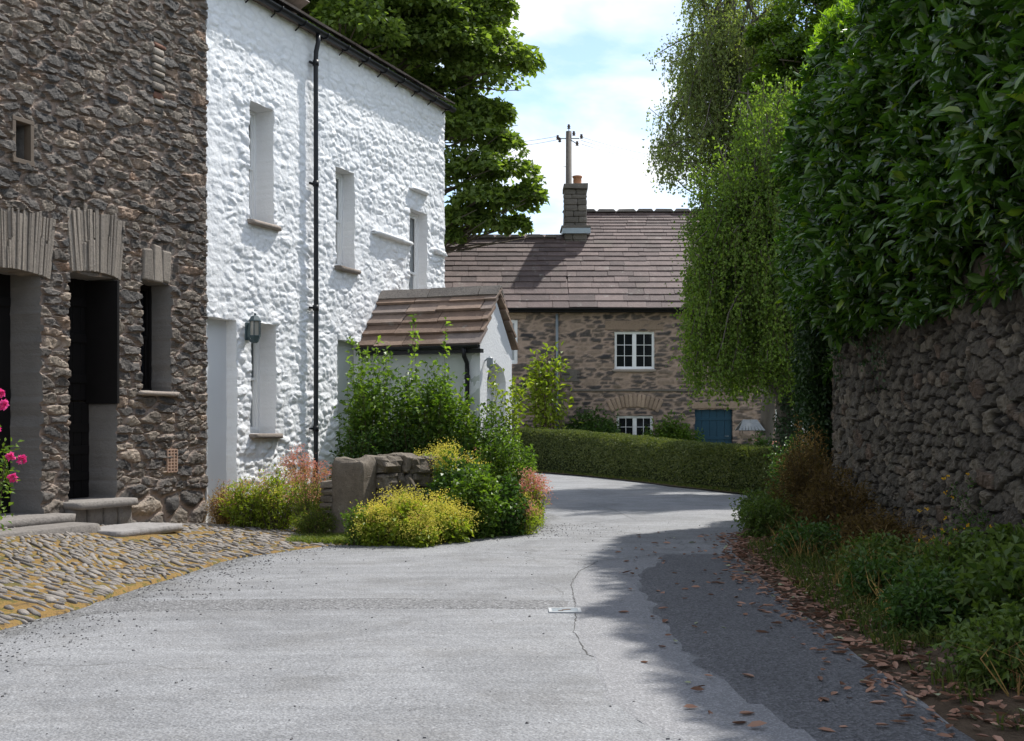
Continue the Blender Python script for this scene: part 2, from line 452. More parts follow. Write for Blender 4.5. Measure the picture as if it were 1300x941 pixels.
M_RENDER = simple('shaded_cream_render', (.50, .53, .50), .85, .2, .12, 2.5, bump=.4, bd=.01)  # cream porch wall with its shade put into the grey-green colour
M_POT = simple('terracotta', (.42, .20, .11), .8, .2, .25, 10)
M_BRICK = simple('red_brick', (.20, .105, .075), .9, .2, .4, 20, bump=.5)
M_LEAD = simple('lead_flashing', (.36, .42, .47), .5, .5, .15)
M_BLUE = simple('blue_door_paint', (.006, .048, .085), .5, .4, .15, 5)
M_WOOD = simple('weathered_wood', (.24, .19, .14), .8, .25, .3, 12, bump=.4)
M_POLE = simple('creosoted_pole', (.13, .115, .10), .8, .25, .3, 8, bump=.5)
M_CER = simple('brown_ceramic', (.07, .04, .03), .3, .5, .3)
M_METAL = simple('grey_metal', (.22, .25, .27), .4, .5, .2)
M_VERD = simple('verdigris_metal', (.045, .075, .085), .5, .5, .35, 25)
M_CURT = simple('net_curtain', (.50, .52, .53), .9, .2, .1)
M_PLATE = simple('painted_cover_plate', (.40, .41, .42), .6, .3, .3, 30)
M_RUST = simple('rusty_iron', (.13, .075, .045), .8, .3, .4, 30)
M_TWIG = simple('twig_bark', (.10, .075, .05), .9, .15, .35, 20)
def mat_bark(name, a, b):
    t = NT(name); c = t.mix(t.noise(5, 7, .7, t.map((1, 1, .25))), a, b)
    t.bsdf(c, .9, .2, t.noise(12, 8, .7, t.map((1, 1, .25))), .8, .03); return t.m
M_BARK = mat_bark('sycamore_bark', (.07, .055, .042), (.17, .145, .12))
M_BIRCH = mat_bark('birch_bark', (.06, .05, .04), (.20, .18, .155))
def mat_glass(name, col=(.012, .014, .017)):
    t = NT(name); b = t.bsdf(col, .06, .6, t.noise(1.5, 2), .05, .05); return t.m
M_GLASS = mat_glass('window_glass')
M_GLASSW = mat_glass('window_glass_net', (.24, .26, .27))
L_SYC = leafmat('sycamore_leaf', (.070, .118, .032), (.17, .235, .068), .48)
L_BIR = leafmat('birch_leaf', (.12, .165, .075), (.23, .28, .13), .55)
L_BIR2 = leafmat('birch_leaf_bright', (.065, .125, .028), (.18, .27, .055), .5)
L_DRK = leafmat('dark_tree_leaf', (.035, .075, .012), (.10, .17, .02), .4)
L_LAU = leafmat('laurel_leaf', (.018, .048, .012), (.070, .145, .026), .26, .25, .65, (1.7, 2.0, .4), rare=(.17, .25, .03))
L_IVY = leafmat('ivy_leaf', (.015, .038, .014), (.04, .08, .028), .15, .4, .45)
L_HED = leafmat('box_leaf', (.045, .07, .022), (.14, .165, .06), .25, .5, .35)
L_GRN = leafmat('shrub_leaf', (.05, .11, .018), (.13, .21, .035), .38)
L_DGR = leafmat('dark_shrub_leaf', (.025, .065, .015), (.07, .135, .03), .3)
L_YGR = leafmat('lime_leaf', (.13, .20, .02), (.26, .32, .04), .4)
L_YEL = leafmat('lime_yellow_flower', (.50, .48, .09), (.76, .68, .17), .3, .8, .1, (1.1, 1.1, .7))
L_ORG = leafmat('orange_flower', (.75, .22, .01), (.85, .4, .02), .3, .7, .2, (1, 1, 1))
L_PNK = leafmat('rose_red_flower', (.50, .17, .15), (.68, .36, .28), .3, .7, .2, (1.1, 1, 1))
L_MAG = leafmat('magenta_petal', (.72, .05, .32), (.85, .16, .50), .35, .6, .2, (1.1, .9, 1))
L_WHT = leafmat('white_petal', (.6, .58, .5), (.8, .8, .75), .3, .7, .2, (1, 1, 1))
L_VRG = leafmat('verge_grass_blade', (.035, .06, .015), (.10, .125, .035), .3, .7, .15, rare=(.26, .20, .09))  # darker, drier green for grass on the verges
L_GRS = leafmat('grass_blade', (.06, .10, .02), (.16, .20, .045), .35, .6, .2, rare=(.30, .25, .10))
L_VGN = leafmat('verge_weed_leaf', (.045, .085, .020), (.12, .18, .045), .38)  # darker green for weeds on the right verge
L_FRN = leafmat('brown_fern', (.065, .045, .020), (.15, .10, .045), .3, .7, .2)
L_DRY = leafmat('straw_stem', (.22, .13, .06), (.45, .32, .12), .3, .8, .15, (1.1, 1, .8))
L_FAL = leafmat('dead_leaf', (.15, .075, .05), (.36, .21, .16), .1, .6, .35, (1, 1, 1), rare=(.30, .33, .22))

# ================================================================== CAMERA, SUN, SKY
cam_d = bpy.data.cameras.new('camera'); cam = bpy.data.objects.new('camera', cam_d); COL.objects.link(cam)
cam.location = (0, 0, EYE); cam.rotation_euler = (R(90), 0, 0)
cam_d.sensor_width = 36; cam_d.lens = 36*FX/1300; cam_d.shift_y = (540-470.5)/1300; cam_d.clip_end = 2000
S.camera = cam
AZ, EL = R(44), R(55)
sd = bpy.data.lights.new('sun', 'SUN'); sun = bpy.data.objects.new('sun', sd); COL.objects.link(sun)
sv = Vector((math.sin(AZ)*math.cos(EL), math.cos(AZ)*math.cos(EL), math.sin(EL)))
sun.rotation_euler = sv.to_track_quat('Z', 'Y').to_euler(); sun.location = (20, 20, 40)
sd.energy = 4.3; sd.angle = R(1.0); sd.color = (1, .965, .90)
W = bpy.data.worlds.new('World'); S.world = W; W.use_nodes = True
nt = W.node_tree; nt.nodes.clear()
wo = nt.nodes.new('ShaderNodeOutputWorld'); bg = nt.nodes.new('ShaderNodeBackground'); bg.inputs[1].default_value = .15
sky = nt.nodes.new('ShaderNodeTexSky'); sky.sky_type = 'NISHITA'; sky.sun_disc = False
sky.sun_elevation = EL; sky.sun_rotation = AZ; sky.air_density = 1.0; sky.dust_density = .35; sky.ozone_density = 1.6
tc = nt.nodes.new('ShaderNodeTexCoord'); sep = nt.nodes.new('ShaderNodeSeparateXYZ'); nt.links.new(tc.outputs['Generated'], sep.inputs[0])
def wm(op, a, b):
    n = nt.nodes.new('ShaderNodeMath'); n.operation = op
    for i, v in ((0, a), (1, b)):
        if isinstance(v, (int, float)): n.inputs[i].default_value = v
        else: nt.links.new(v, n.inputs[i])
    return n.outputs[0]
zz = wm('ADD', wm('MAXIMUM', sep.outputs[2], 0.0), .16)
cmb = nt.nodes.new('ShaderNodeCombineXYZ')
nt.links.new(wm('DIVIDE', sep.outputs[0], zz), cmb.inputs[0]); nt.links.new(wm('DIVIDE', sep.outputs[1], zz), cmb.inputs[1])
cmb.inputs[2].default_value = 3.7
cn = nt.nodes.new('ShaderNodeTexNoise'); cn.inputs['Scale'].default_value = 1.9; cn.inputs['Detail'].default_value = 7; cn.inputs['Roughness'].default_value = .52; cn.inputs['Distortion'].default_value = .4
nt.links.new(cmb.outputs[0], cn.inputs['Vector'])
cr = nt.nodes.new('ShaderNodeValToRGB'); cr.color_ramp.elements[0].position = .40; cr.color_ramp.elements[1].position = .60
cr.color_ramp.elements[0].color = (.05, .05, .05, 1)
nt.links.new(cn.outputs['Fac'], cr.inputs['Fac'])
mx = nt.nodes.new('ShaderNodeMix'); mx.data_type = 'RGBA'
nt.links.new(cr.outputs[0], mx.inputs[0]); nt.links.new(sky.outputs[0], mx.inputs[6]); mx.inputs[7].default_value = (5.6, 5.8, 6.1, 1)
nt.links.new(mx.outputs[2], bg.inputs[0]); nt.links.new(bg.outputs[0], wo.inputs[0])
S.view_settings.view_transform = 'Standard'; S.view_settings.look = 'None'; S.view_settings.gamma = 1; S.view_settings.exposure = .56
S.render.engine = 'CYCLES'; S.cycles.max_bounces = 8; S.cycles.diffuse_bounces = 4; S.cycles.transparent_max_bounces = 4

# ================================================================== SETTING: GROUND, ROAD, PAVEMENT
WL = Line((-3.97, 15.3), R(22.2))                 # facade line of the barn (t<0) and white house (t>0)
LE = np.array([(-3.6, -6), (-3.55, 2), (-3.5, 6), (-3.38, 7.8), (-3.2, 8.7), (-3.04, 10.1), (-2.8, 12.05), (-1.95, 13.25), (-.5, 13.6), (.05, 13.9), (.3, 15.3), (.47, 17.6), (.5, 21), (.1, 24.5), (-1.6, 27.3), (-5, 29.3), (-14, 31.5)], float)
RE = np.array([(1.9, -6), (1.95, 2), (2.05, 6.5), (2.15, 9), (2.4, 12.6), (3.1, 15.5), (3.7, 17.5), (4.35, 20.2), (4.6, 22.0), (4.2, 24.2), (3.2, 28), (1.6, 32), (.2, 34), (-3, 35.2), (-14, 36.6)], float)
def resamp(P, n):
    pa = Path([tuple(p) for p in P]); s = np.linspace(0, pa.L, n)
    return np.stack([np.interp(s, pa.s, pa.P[:, 0]), np.interp(s, pa.s, pa.P[:, 1])], 1)
def xleft(y): return np.interp(y, LE[:12, 1], LE[:12, 0])
def xright(y): return np.interp(y, RE[:9, 1], RE[:9, 0])

def mat_ground():
    t = NT('ground_soil')
    c = t.ramp(t.noise(1.5, 7, .65), [(.3, (.055, .07, .022)), (.5, (.09, .10, .035)), (.7, (.13, .10, .06))])
    t.bsdf(c, .95, .1, t.noise(25, 8), .8, .04); return t.m
def mat_road():
    t = NT('old_tarmac')
    el = t.attr('el'); er = t.attr('er')
    base = t.mix(t.noise(.55, 5, .6), (.19, .193, .202), (.262, .266, .276))
    sp = t.vor(95); spk = t.ramp(sp, [(.0, 1.28), (.35, 1.0), (.8, .72)])
    c = t.mix(.85, base, spk, 'MULTIPLY')
    c = t.mix(.8, c, t.ramp(t.noise(240, 3, .7), [(.3, .72), (.7, 1.3)]), 'MULTIPLY')
    # loose dark chippings near the left edge
    nz = t.noise(1.1, 4)
    f = t.ramp(t.math('ADD', el, t.math('MULTIPLY', nz, 1.3)), [(.8, 1.), (1.45, .0)])
    chip = t.ramp(t.vor(48, out='Color'), [(0, .04), (.55, .12), (.85, .25), (1, .42)])
    c = t.mix(t.math('MULTIPLY', f, .8), c, chip)
    # darker, dusty margins
    st = t.ramp(t.noise(1.7, 6, .7, t.map((.8, .8, .8))), [(.48, 0.), (.72, .5)]); c = t.mix(st, c, (.15, .145, .14))
    c = t.mix(.9, c, t.ramp(t.vor(70, out='Color'), [(0, .68), (.4, .95), (.8, 1.1), (1, 1.55)]), 'MULTIPLY')
    wv = t.ramp(t.noise(2.2, 5, .6, t.map((.35, 2.4, 1), (0, 0, .2))), [(.35, .86), (.65, 1.10)]); c = t.mix(.85, c, wv, 'MULTIPLY')
    pt = t.ramp(t.noise(.9, 7, .7, None, 1.2), [(.44, .84), (.5, 1.0), (.56, 1.08)]); c = t.mix(.7, c, pt, 'MULTIPLY')
    crk = t.ramp(t.vor(.55, t.n_warp(), 'DISTANCE_TO_EDGE'), [(0, .8), (.006, 0.)])
    msk = t.ramp(t.noise(.4, 3), [(.5, 0.), (.56, 1.)])
    c = t.mix(t.math('MULTIPLY', crk, t.math('MULTIPLY', msk, .8)), c, (.06, .06, .055))
    hb = t.math('ADD', t.math('MULTIPLY', t.vor(60), -1.0), t.math('MULTIPLY', t.noise(12, 6), .8))
    t.bsdf(c, .8, .35, hb, .55, .012); return t.m
def n_warp(t):
    a = t.n('ShaderNodeTexNoise'); a.inputs['Scale'].default_value = 2.0; a.inputs['Detail'].default_value = 5; t.l(t.coord(), a.inputs['Vector'])
    v = t.n('ShaderNodeVectorMath', operation='MULTIPLY_ADD'); t.l(a.outputs['Color'], v.inputs[0]); v.inputs[1].default_value = (.5, .5, .5); t.l(t.coord(), v.inputs[2])
    return v.outputs[0]
NT.n_warp = n_warp
def mat_patch(name, a, b, sc=70, lo=.35, hi=1.9, bs=.8):
    t = NT(name)
    c = t.mix(t.noise(1.2, 5), a, b)
    c = t.mix(.9, c, t.ramp(t.vor(sc, out='Color'), [(0, lo), (.5, .85), (.85, 1.25), (1, hi)]), 'MULTIPLY')
    c = t.mix(.6, c, t.ramp(t.noise(200, 3), [(.3, .7), (.7, 1.3)]), 'MULTIPLY')
    t.bsdf(c, .8, .35, t.vor(sc), bs, .012); return t.m
M_GROUND, M_ROAD = mat_ground(), mat_road()
M_PATCH = mat_patch('dark_tarmac_patch', (.105, .105, .112), (.15, .15, .158))
M_PATCH2 = mat_patch('mid_tarmac_patch', (.20, .20, .208), (.25, .25, .26), 90, .7, 1.3, .4)
M_TRENCH = mat_patch('gravelly_trench', (.15, .15, .155), (.20, .20, .205), 55, .3, 2.2)
M_CRACK = simple('crack_dirt', (.085, .083, .08), .95, .1)

# ground sheet reaches the horizon
V = [(-500, -500, -.012), (500, -500, -.012), (500, 500, -.012), (-500, 500, -.012)]
tag(mk('ground', V, [(0, 1, 2, 3)], M_GROUND), kind='structure')
nL, nS = 420, 28
A = resamp(LE, nL); B = resamp(RE, nL)
A[:, 0] += .05*fbm(A[:, 1]*1.2, A[:, 0], 3, 4); A[:, 1] += .06*fbm(A[:, 0]*2, A[:, 1]*2, 9, 4)
f = np.linspace(0, 1, nS)[None, :, None]
G = A[:, None]*(1-f) + B[:, None]*f
wid = np.linalg.norm(B-A, axis=1)[:, None]
camb = .03*np.sin(np.pi*f[..., 0]) + .006*fbm(G[..., 0]*1.5, G[..., 1]*1.5, 1, 3)
V = np.concatenate([G, (camb+.004)[..., None]], -1).reshape(-1, 3)
I = np.arange(nL*nS).reshape(nL, nS)
F = np.stack([I[:-1, :-1], I[:-1, 1:], I[1:, 1:], I[1:, :-1]], -1).reshape(-1, 4)
road = tag(mk('road', V, F, M_ROAD, attrs={'el': (wid*f[..., 0]).ravel(), 'er': (wid*(1-f[..., 0])).ravel()}, smooth=True), kind='structure')
from mathutils.bvhtree import BVHTree
bvh_road = BVHTree.FromPolygons([tuple(v) for v in V], [tuple(int(i) for i in q) for q in F])
def road_z(x, y):
    h = bvh_road.ray_cast(Vector((x, y, 2)), Vector((0, 0, -1)))
    return h[0].z if h[0] is not None else 0.0
def drape(name, poly, mat, lift, wob=.02, res=.09):
    """a patch laid on the road: polygon filled with a fine draped grid"""
    P = np.array(poly, float); Q = []
    for i in range(len(P)):
        a, b = P[i], P[(i+1) % len(P)]; n = max(1, int(np.linalg.norm(b-a)/.15))
        for k in range(n): Q.append(a+(b-a)*k/n)
    Q = np.array(Q); Q[:, 0] += wob*2*fbm(Q[:, 0]*5, Q[:, 1]*5, 4, 3); Q[:, 1] += wob*2*fbm(Q[:, 0]*5+9, Q[:, 1]*5, 6, 3)
    import bmesh
    bm = bmesh.new(); vs = [bm.verts.new((q[0], q[1], 0)) for q in Q]; bm.faces.new(vs)
    mn, mxx = Q.min(0), Q.max(0)
    for ax in (0, 1):
        for v in np.arange(mn[ax]+res, mxx[ax], res):
            no = (1, 0, 0) if ax == 0 else (0, 1, 0); co = (v, 0, 0) if ax == 0 else (0, v, 0)
            bmesh.ops.bisect_plane(bm, geom=bm.verts[:]+bm.edges[:]+bm.faces[:], plane_co=co, plane_no=no)
    for v in bm.verts: v.co.z = road_z(v.co.x, v.co.y) + (-.0015 if v.is_boundary else lift)
    bmesh.ops.dissolve_degenerate(bm, dist=.0015, edges=bm.edges[:])
    bmesh.ops.triangulate(bm, faces=bm.faces[:])
    bm.normal_update()
    for f_ in bm.faces:
        if f_.normal.z < 0: f_.normal_flip()
    me = bpy.data.meshes.new(name); bm.to_mesh(me); bm.free()
    if me.polygons[0].normal.z < 0: me.flip_normals()
    me.materials.append(mat); o = bpy.data.objects.new(name, me); put(o); return tag(o, kind='structure')
gp = lambda x, y: (PX(x, GY(y)), GY(y))
drape('road_patch', [gp(759, 716), gp(725, 742), gp(731, 779), gp(729, 808), gp(750, 842), gp(770, 900), (1.0, 4.2), (1.6, 4.2), gp(885, 850), gp(867, 830), gp(843, 796), gp(822, 766), gp(809, 747), gp(818, 726), gp(843, 709)], M_PATCH2, .004)
drape('road_patch', [gp(843, 706), gp(818, 726), gp(809, 747), gp(822, 766), gp(843, 796), gp(867, 830), gp(885, 852), (1.25, 5.2), (1.35, 2.5), (1.9, 2.5), (1.98, 6.5), (2.1, 9), (2.3, 12.3)], M_PATCH, .008, .055)
drape('road_patch', [gp(60, 779), gp(300, 780), gp(724, 780), gp(724, 768), gp(500, 765), gp(120, 764)], M_TRENCH, .006, .025)
drape('road_patch', [gp(850, 654), gp(960, 655), gp(960, 645), gp(845, 644)], M_PATCH2, .004, .04)
def crack(pts, w=.0035):
    P = []
    for a, b in zip(pts[:-1], pts[1:]):
        a = np.array(a); b = np.array(b); n = max(2, int(np.linalg.norm(b-a)/.06))
        for k in range(n): P.append(a+(b-a)*k/n + RG.normal(size=2)*.004)
    P = np.array(P); T = unit(np.gradient(P, axis=0)); N = np.stack([T[:, 1], -T[:, 0]], 1)
    ww = w*(.4+RG.random(len(P)))[:, None]
    Q = np.concatenate([P-N*ww, P+N*ww]); z = np.array([road_z(*q)+.0022 for q in Q]); n = len(P); i = np.arange(n-1)
    return np.column_stack([Q, z]), np.stack([i+1, i, i+n, i+n+1], -1)
cv = []; cf = []; b0 = 0
for pts in ([gp(759, 716), gp(735, 730), gp(725, 745), gp(731, 779), gp(729, 808), gp(746, 838), gp(765, 846), gp(873, 848)], [gp(600, 704), gp(680, 712), gp(759, 716), gp(843, 706)],
            [gp(640, 672), gp(740, 668), gp(800, 660), gp(878, 662)], [gp(745, 640), gp(780, 650), gp(808, 664)], [gp(870, 640), gp(930, 652), gp(955, 658)], [gp(650, 686), gp(760, 682), gp(900, 680)]):
    v_, f_ = crack(pts); cv.append(v_); cf.append(f_+b0); b0 += len(v_)
tag(mk('road_cracks', np.concatenate(cv), np.concatenate(cf), M_CRACK), kind='structure')
# iron valve cover in the road
mc = empty('valve_cover', (PX(717, 8.4), 8.4, 0), 'small rectangular metal utility cover with pale painted rim set flush in the road', 'utility cover')
b = MB(); cx, cy = PX(717, 8.4), 8.4; cz = road_z(cx, cy)+.005; w_, l_ = .115, .095
for sx in (-1, 1): b.box((cx+sx*(w_-.011), cy, cz), (.011, l_, .005), rnd=.5)
for sy in (-1, 1): b.box((cx, cy+sy*(l_-.011), cz), (w_-.0225, .011, .005), rnd=.5)
b.build('rim', M_PLATE, mc)
b = MB(); b.box((cx, cy, cz-.002), (w_-.023, l_-.023, .005)); b.build('lid', M_METAL, mc)
b = MB(); b.box((cx+.012, cy+.01, cz+.004), (.03, .012, .0018), [(.9, .43, 0), (-.43, .9, 0), (0, 0, 1)]); b.box((cx-.03, cy-.03, cz+.004), (.018, .008, .0018)); b.build('rust_stain', M_RUST, mc)

# loose chippings on the road
n = 3600
yy = 4+12*RG.random(n)**1.3; ee = np.abs(RG.normal(size=n))*.42
xx = np.array([xleft(y) for y in yy]) + ee
k = n//8
xx[:k] = xleft(yy[:k]) + RG.random(k)*(xright(yy[:k])-xleft(yy[:k]))
b = MB()
for i in range(n):
    s_ = .0025+.006*RG.random()**2
    a_ = RG.random()*3.1; ax = [(math.cos(a_), math.sin(a_), 0), (-math.sin(a_), math.cos(a_), 0), (0, 0, 1)]
    b.box((xx[i], yy[i], road_z(xx[i], yy[i])+s_*.3), (s_, s_*.7, s_*.6), ax, s_*.6, .7)
tag(b.build('road_gravel', mat_stone('chipping', (.06, .06, .065), (.26, .25, .25), 9, False)), kind='stuff')

# cobbled pavement in front of the barn
def hw(t): return np.clip(.05+.085*(-t), .04, .36)
def road_reach(t):
    w = WL.p(t, 0, 0); q = 0.0
    while q < 6:
        x = w[0]+q*WL.n[0]; y = w[1]+q*WL.n[1]
        if x > xleft(y)+.03: return q
        q += .02
    return 6
TS = np.linspace(-16, 1.9, 180); QR = np.array([road_reach(t) for t in TS]); QR = QR+.10*fbm(TS*1.7, TS*0, 3, 4)-.02
def pave_z(t, q):
    r = np.interp(t, TS, QR); s_ = np.clip(q/r, 0, 1)
    return hw(t)*(1-s_)**1.15 + .02 + .02*fbm(t*1.4, q*1.4, 2, 3)
ns = 50; s_ = np.linspace(-.06, 1.02, ns)
Tm, Sm = np.meshgrid(TS, s_, indexing='ij'); Qm = Sm*QR[:, None]
Z = pave_z(Tm, Qm); Z[:, -1] -= .06
V = WL.p(Tm, Qm, Z).reshape(-1, 3); I = np.arange(V.shape[0]).reshape(Tm.shape)
F = np.stack([I[:-1, :-1], I[:-1, 1:], I[1:, 1:], I[1:, :-1]], -1).reshape(-1, 4)[:, ::-1]
t_ = NT('mossy_joint')
c = t_.ramp(t_.noise(6, 8, .8), [(.34, (.04, .033, .024)), (.42, (.15, .10, .045)), (.50, (.25, .155, .055)), (.57, (.075, .08, .025)), (.63, (.15, .11, .055)), (.7, (.15, .135, .115))])
t_.bsdf(c, .95, .1, t_.noise(60, 6), .8, .015); M_MOSS = t_.m
tag(mk('pavement', V, F, M_MOSS, smooth=True), kind='structure')
b = MB(); placed = {}
for _ in range(34000):
    tt = random.uniform(-11, 1.8); rr = float(np.interp(tt, TS, QR)); qq = random.uniform(.03, max(.06, rr-.05))
    if tt < -6 and random.random() < .5: continue
    cov = float(vn(np.array(tt*1.1), np.array(qq*1.1), 3.3))+.5*float(vn(np.array(tt*3.), np.array(qq*3.), 6.3))
    if random.random() < max(0, cov+.04)*2.6 or (-2.85 < tt < -1.6 and .26 < qq < .98): continue
    L_ = random.uniform(.03, .14); w_ = random.uniform(.011, .034)
    an = R(24)+1.1*float(vn(np.array(tt*.7), np.array(qq*.7), 9.1))+random.gauss(0, .16)
    a1 = WL.n*math.cos(an)-WL.d*math.sin(an); pos = WL.p(tt, qq, 0)
    # keep stones from lying inside one another
    ok = True; key = (int(tt/.2), int(qq/.2))
    for kx in (-1, 0, 1):
        for ky in (-1, 0, 1):
            for (p2, aa, l2, w2) in placed.get((key[0]+kx, key[1]+ky), ()):
                dv = pos-p2; al = abs(dv @ aa); ac = math.sqrt(max(0, dv @ dv-al*al))
                if al < (L_+l2)*.84 and ac < (w_+w2)*.88: ok = False; break
            if not ok: break
        if not ok: break
    if not ok: continue
    placed.setdefault(key, []).append((pos, a1.copy(), L_, w_))
    z = float(pave_z(tt, qq)); sl = (float(pave_z(tt, qq+.1))-float(pave_z(tt, qq-.1)))/.2
    a1 = a1+np.array([0, 0, sl]); a1 /= np.linalg.norm(a1)
    a2 = np.cross((0, 0, 1), a1); a2 /= np.linalg.norm(a2); a3 = np.cross(a1, a2)
    b.stone(WL.p(tt, qq, z+random.uniform(-.018, .000)), (L_, w_, .022), [a1, a2, a3], random.uniform(.4, .75), .24, (8, 5))
tag(b.build('pavement_cobbles', M_COB, smooth=True), kind='structure')
fl = MB()
fl.stone(WL.p(-2.2, .62, float(pave_z(-2.2, .62))+.005), (.56, .33, .045), WL.ax(), .18, .04, (20, 8))
tag(fl.build('doorstep_flagstone', M_FLAG, smooth=True), 'broad flat grey flagstone laid in the cobbles below the barn door', 'flagstone')

# right-hand verge bank between road and dry-stone wall
WP = Path([(9.5, 19.6), (7.4, 19.0), (5.6, 17.9), (4.55, 16.5), (4.2, 14.4), (4.08, 12), (4.0, 9.2), (4.0, 6), (4.05, 2), (4.05, -6)], 1)
yy = np.linspace(-6, 23, 160)
def wall_x(y):
    m = WP.P[:, 1] <= 17.3; return np.interp(y, WP.P[m][::-1, 1], WP.P[m][::-1, 0], right=5.2)
xr = xright(yy)-.12; xw = np.where(yy < 17.2, wall_x(yy)+.3, xright(yy)+2.5)
s_ = np.linspace(0, 1, 24)
Xm = xr[:, None]*(1-s_) + xw[:, None]*s_; Ym = np.repeat(yy[:, None], 24, 1)
def verge_z(x, y):
    e = x-xright(y); return np.clip(e, 0, 1.2)*.10 + .012 + .05*fbm(x*1.5, y*1.5, 7, 3)*np.clip(e, 0, .5)*2
Z = verge_z(Xm, Ym); Z[:, 0] -= .03
V = np.stack([Xm, Ym, Z], -1).reshape(-1, 3); I = np.arange(V.shape[0]).reshape(Xm.shape)
F = np.stack([I[:-1, :-1], I[:-1, 1:], I[1:, 1:], I[1:, :-1]], -1).reshape(-1, 4)
tag(mk('verge', V, F, simple('leaf_litter_soil', (.09, .065, .045), .95, .1, .5, 3, bump=.9, bd=.03), smooth=True), kind='structure')
# gritty brown edge below the clipped hedge
HP = np.array([(5.35, 21.4), (4.85, 22.6), (4.0, 25.2), (2.95, 28.8), (1.7, 32.2), (.3, 34.3), (-2.6, 35.6), (-6, 36.2)], float)
hp = Path([tuple(p) for p in HP], 1)
s_ = np.linspace(0, hp.L, 90)
a0 = hp.p(s_, .3, .05); b1 = hp.p(s_, -.35-.12*fbm(s_*.9, s_*0, 1, 3), .035)
# hp runs away from the camera; its positive side is to the right, the road lies on the negative side
V = np.concatenate([a0, b1]); i = np.arange(89)
tag(mk('hedge_verge', V, np.stack([i, i+1, i+91, i+90], -1), simple('dry_verge_earth', (.10, .082, .05), .95, .1, .5, 3, bump=.9, bd=.03)), kind='structure')

# ================================================================== BUILDINGS
UP = np.array([0, 0, 1.])
def wbox(b, fr, t0, t1, d0, d1, z0, z1, **k):
    b.box(fr.p((t0+t1)/2, (d0+d1)/2, (z0+z1)/2), (abs(t1-t0)/2, abs(d1-d0)/2, (z1-z0)/2), fr.ax(), **k)
def extrude(b, fr, poly, d0, d1, **k):
    """outline in the wall plane (t, z), counter-clockwise, solid from depth d0 (back) to d1 (front)"""
    n = len(poly)
    V = [fr.p(t, d1, z) for t, z in poly] + [fr.p(t, d0, z) for t, z in poly]
    F = [tuple(range(n)), tuple(range(n, 2*n))[::-1]] + [(i, n+i, n+(i+1) % n, (i+1) % n) for i in range(n)]
    b.add(V, F, k.get('rnd', .5))
def window(fr, t0, t1, z0, z1, dep, parent, cols, rows, kind='casement', glass=None, label=None, sill=None, fw=.05, fmat=None):
    d = -dep+.05; b = MB()
    wbox(b, fr, t0, t0+fw, d-.04, d+.02, z0, z1); wbox(b, fr, t1-fw, t1, d-.04, d+.02, z0, z1)
    wbox(b, fr, t0+fw, t1-fw, d-.04, d+.02, z1-fw, z1); wbox(b, fr, t0+fw, t1-fw, d-.04, d+.025, z0, z0+fw*1.2)
    T0, T1, Z0, Z1 = t0+fw, t1-fw, z0+fw*1.2, z1-fw
    if kind == 'casement':                       # two leaves with a gap between their stiles
        c = (t0+t1)/2; wbox(b, fr, c-.035, c+.035, d-.04, d+.012, Z0, Z1)
        lv = [(T0, c-.035), (c+.035, T1)]
        for a, e in lv:
            for q in (a, e-.03): wbox(b, fr, q, q+.03, d-.03, d+.005, Z0, Z1)
            for q in (Z0, Z1-.03): wbox(b, fr, a+.03, e-.03, d-.03, d+.004, q, q+.03)
            for i in range(1, cols): x = a+.03+(e-a-.06)*i/cols; wbox(b, fr, x-.009, x+.009, d-.025, d, Z0+.03, Z1-.03)
            for i in range(1, rows): z = Z0+.03+(Z1-Z0-.06)*i/rows; wbox(b, fr, a+.03, e-.03, d-.024, d-.001, z-.009, z+.009)
    else:                                        # vertical sliding sash
        zm = (Z0+Z1)/2
        for za, zb, dd in ((Z0, zm+.02, -.02), (zm-.02, Z1, 0)):
            wbox(b, fr, T0, T0+.035, d-.03+dd, d+dd+.002, za, zb); wbox(b, fr, T1-.035, T1, d-.03+dd, d+dd+.002, za, zb)
            wbox(b, fr, T0+.035, T1-.035, d-.03+dd, d+dd+.001, za, za+.04); wbox(b, fr, T0+.035, T1-.035, d-.03+dd, d+dd+.001, zb-.04, zb)
            for i in range(1, cols): x = T0+.035+(T1-T0-.07)*i/cols; wbox(b, fr, x-.008, x+.008, d-.022+dd, d-.004+dd, za+.04, zb-.04)
    w = b.build('window', fmat or M_WPAINT, parent, bevel=.004)
    if label: w['label'] = label
    g = MB(); wbox(g, fr, t0+.02, t1-.02, d-.052, d-.046 if kind != 'casement' else d-.032, z0+.02, z1-.02)
    g.build('pane', glass or M_GLASS, w)
    if sill:
        s = MB(); s0, s1, sp, sh = sill
        s.stone(fr.p((s0+s1)/2, (sp-dep)/2, z0-sh/2+.005), ((s1-s0)/2, (sp+dep)/2, sh/2), fr.ax(), .25, .07, (24, 8))
        s.build('sill', M_SILL, w, smooth=True)
    return w
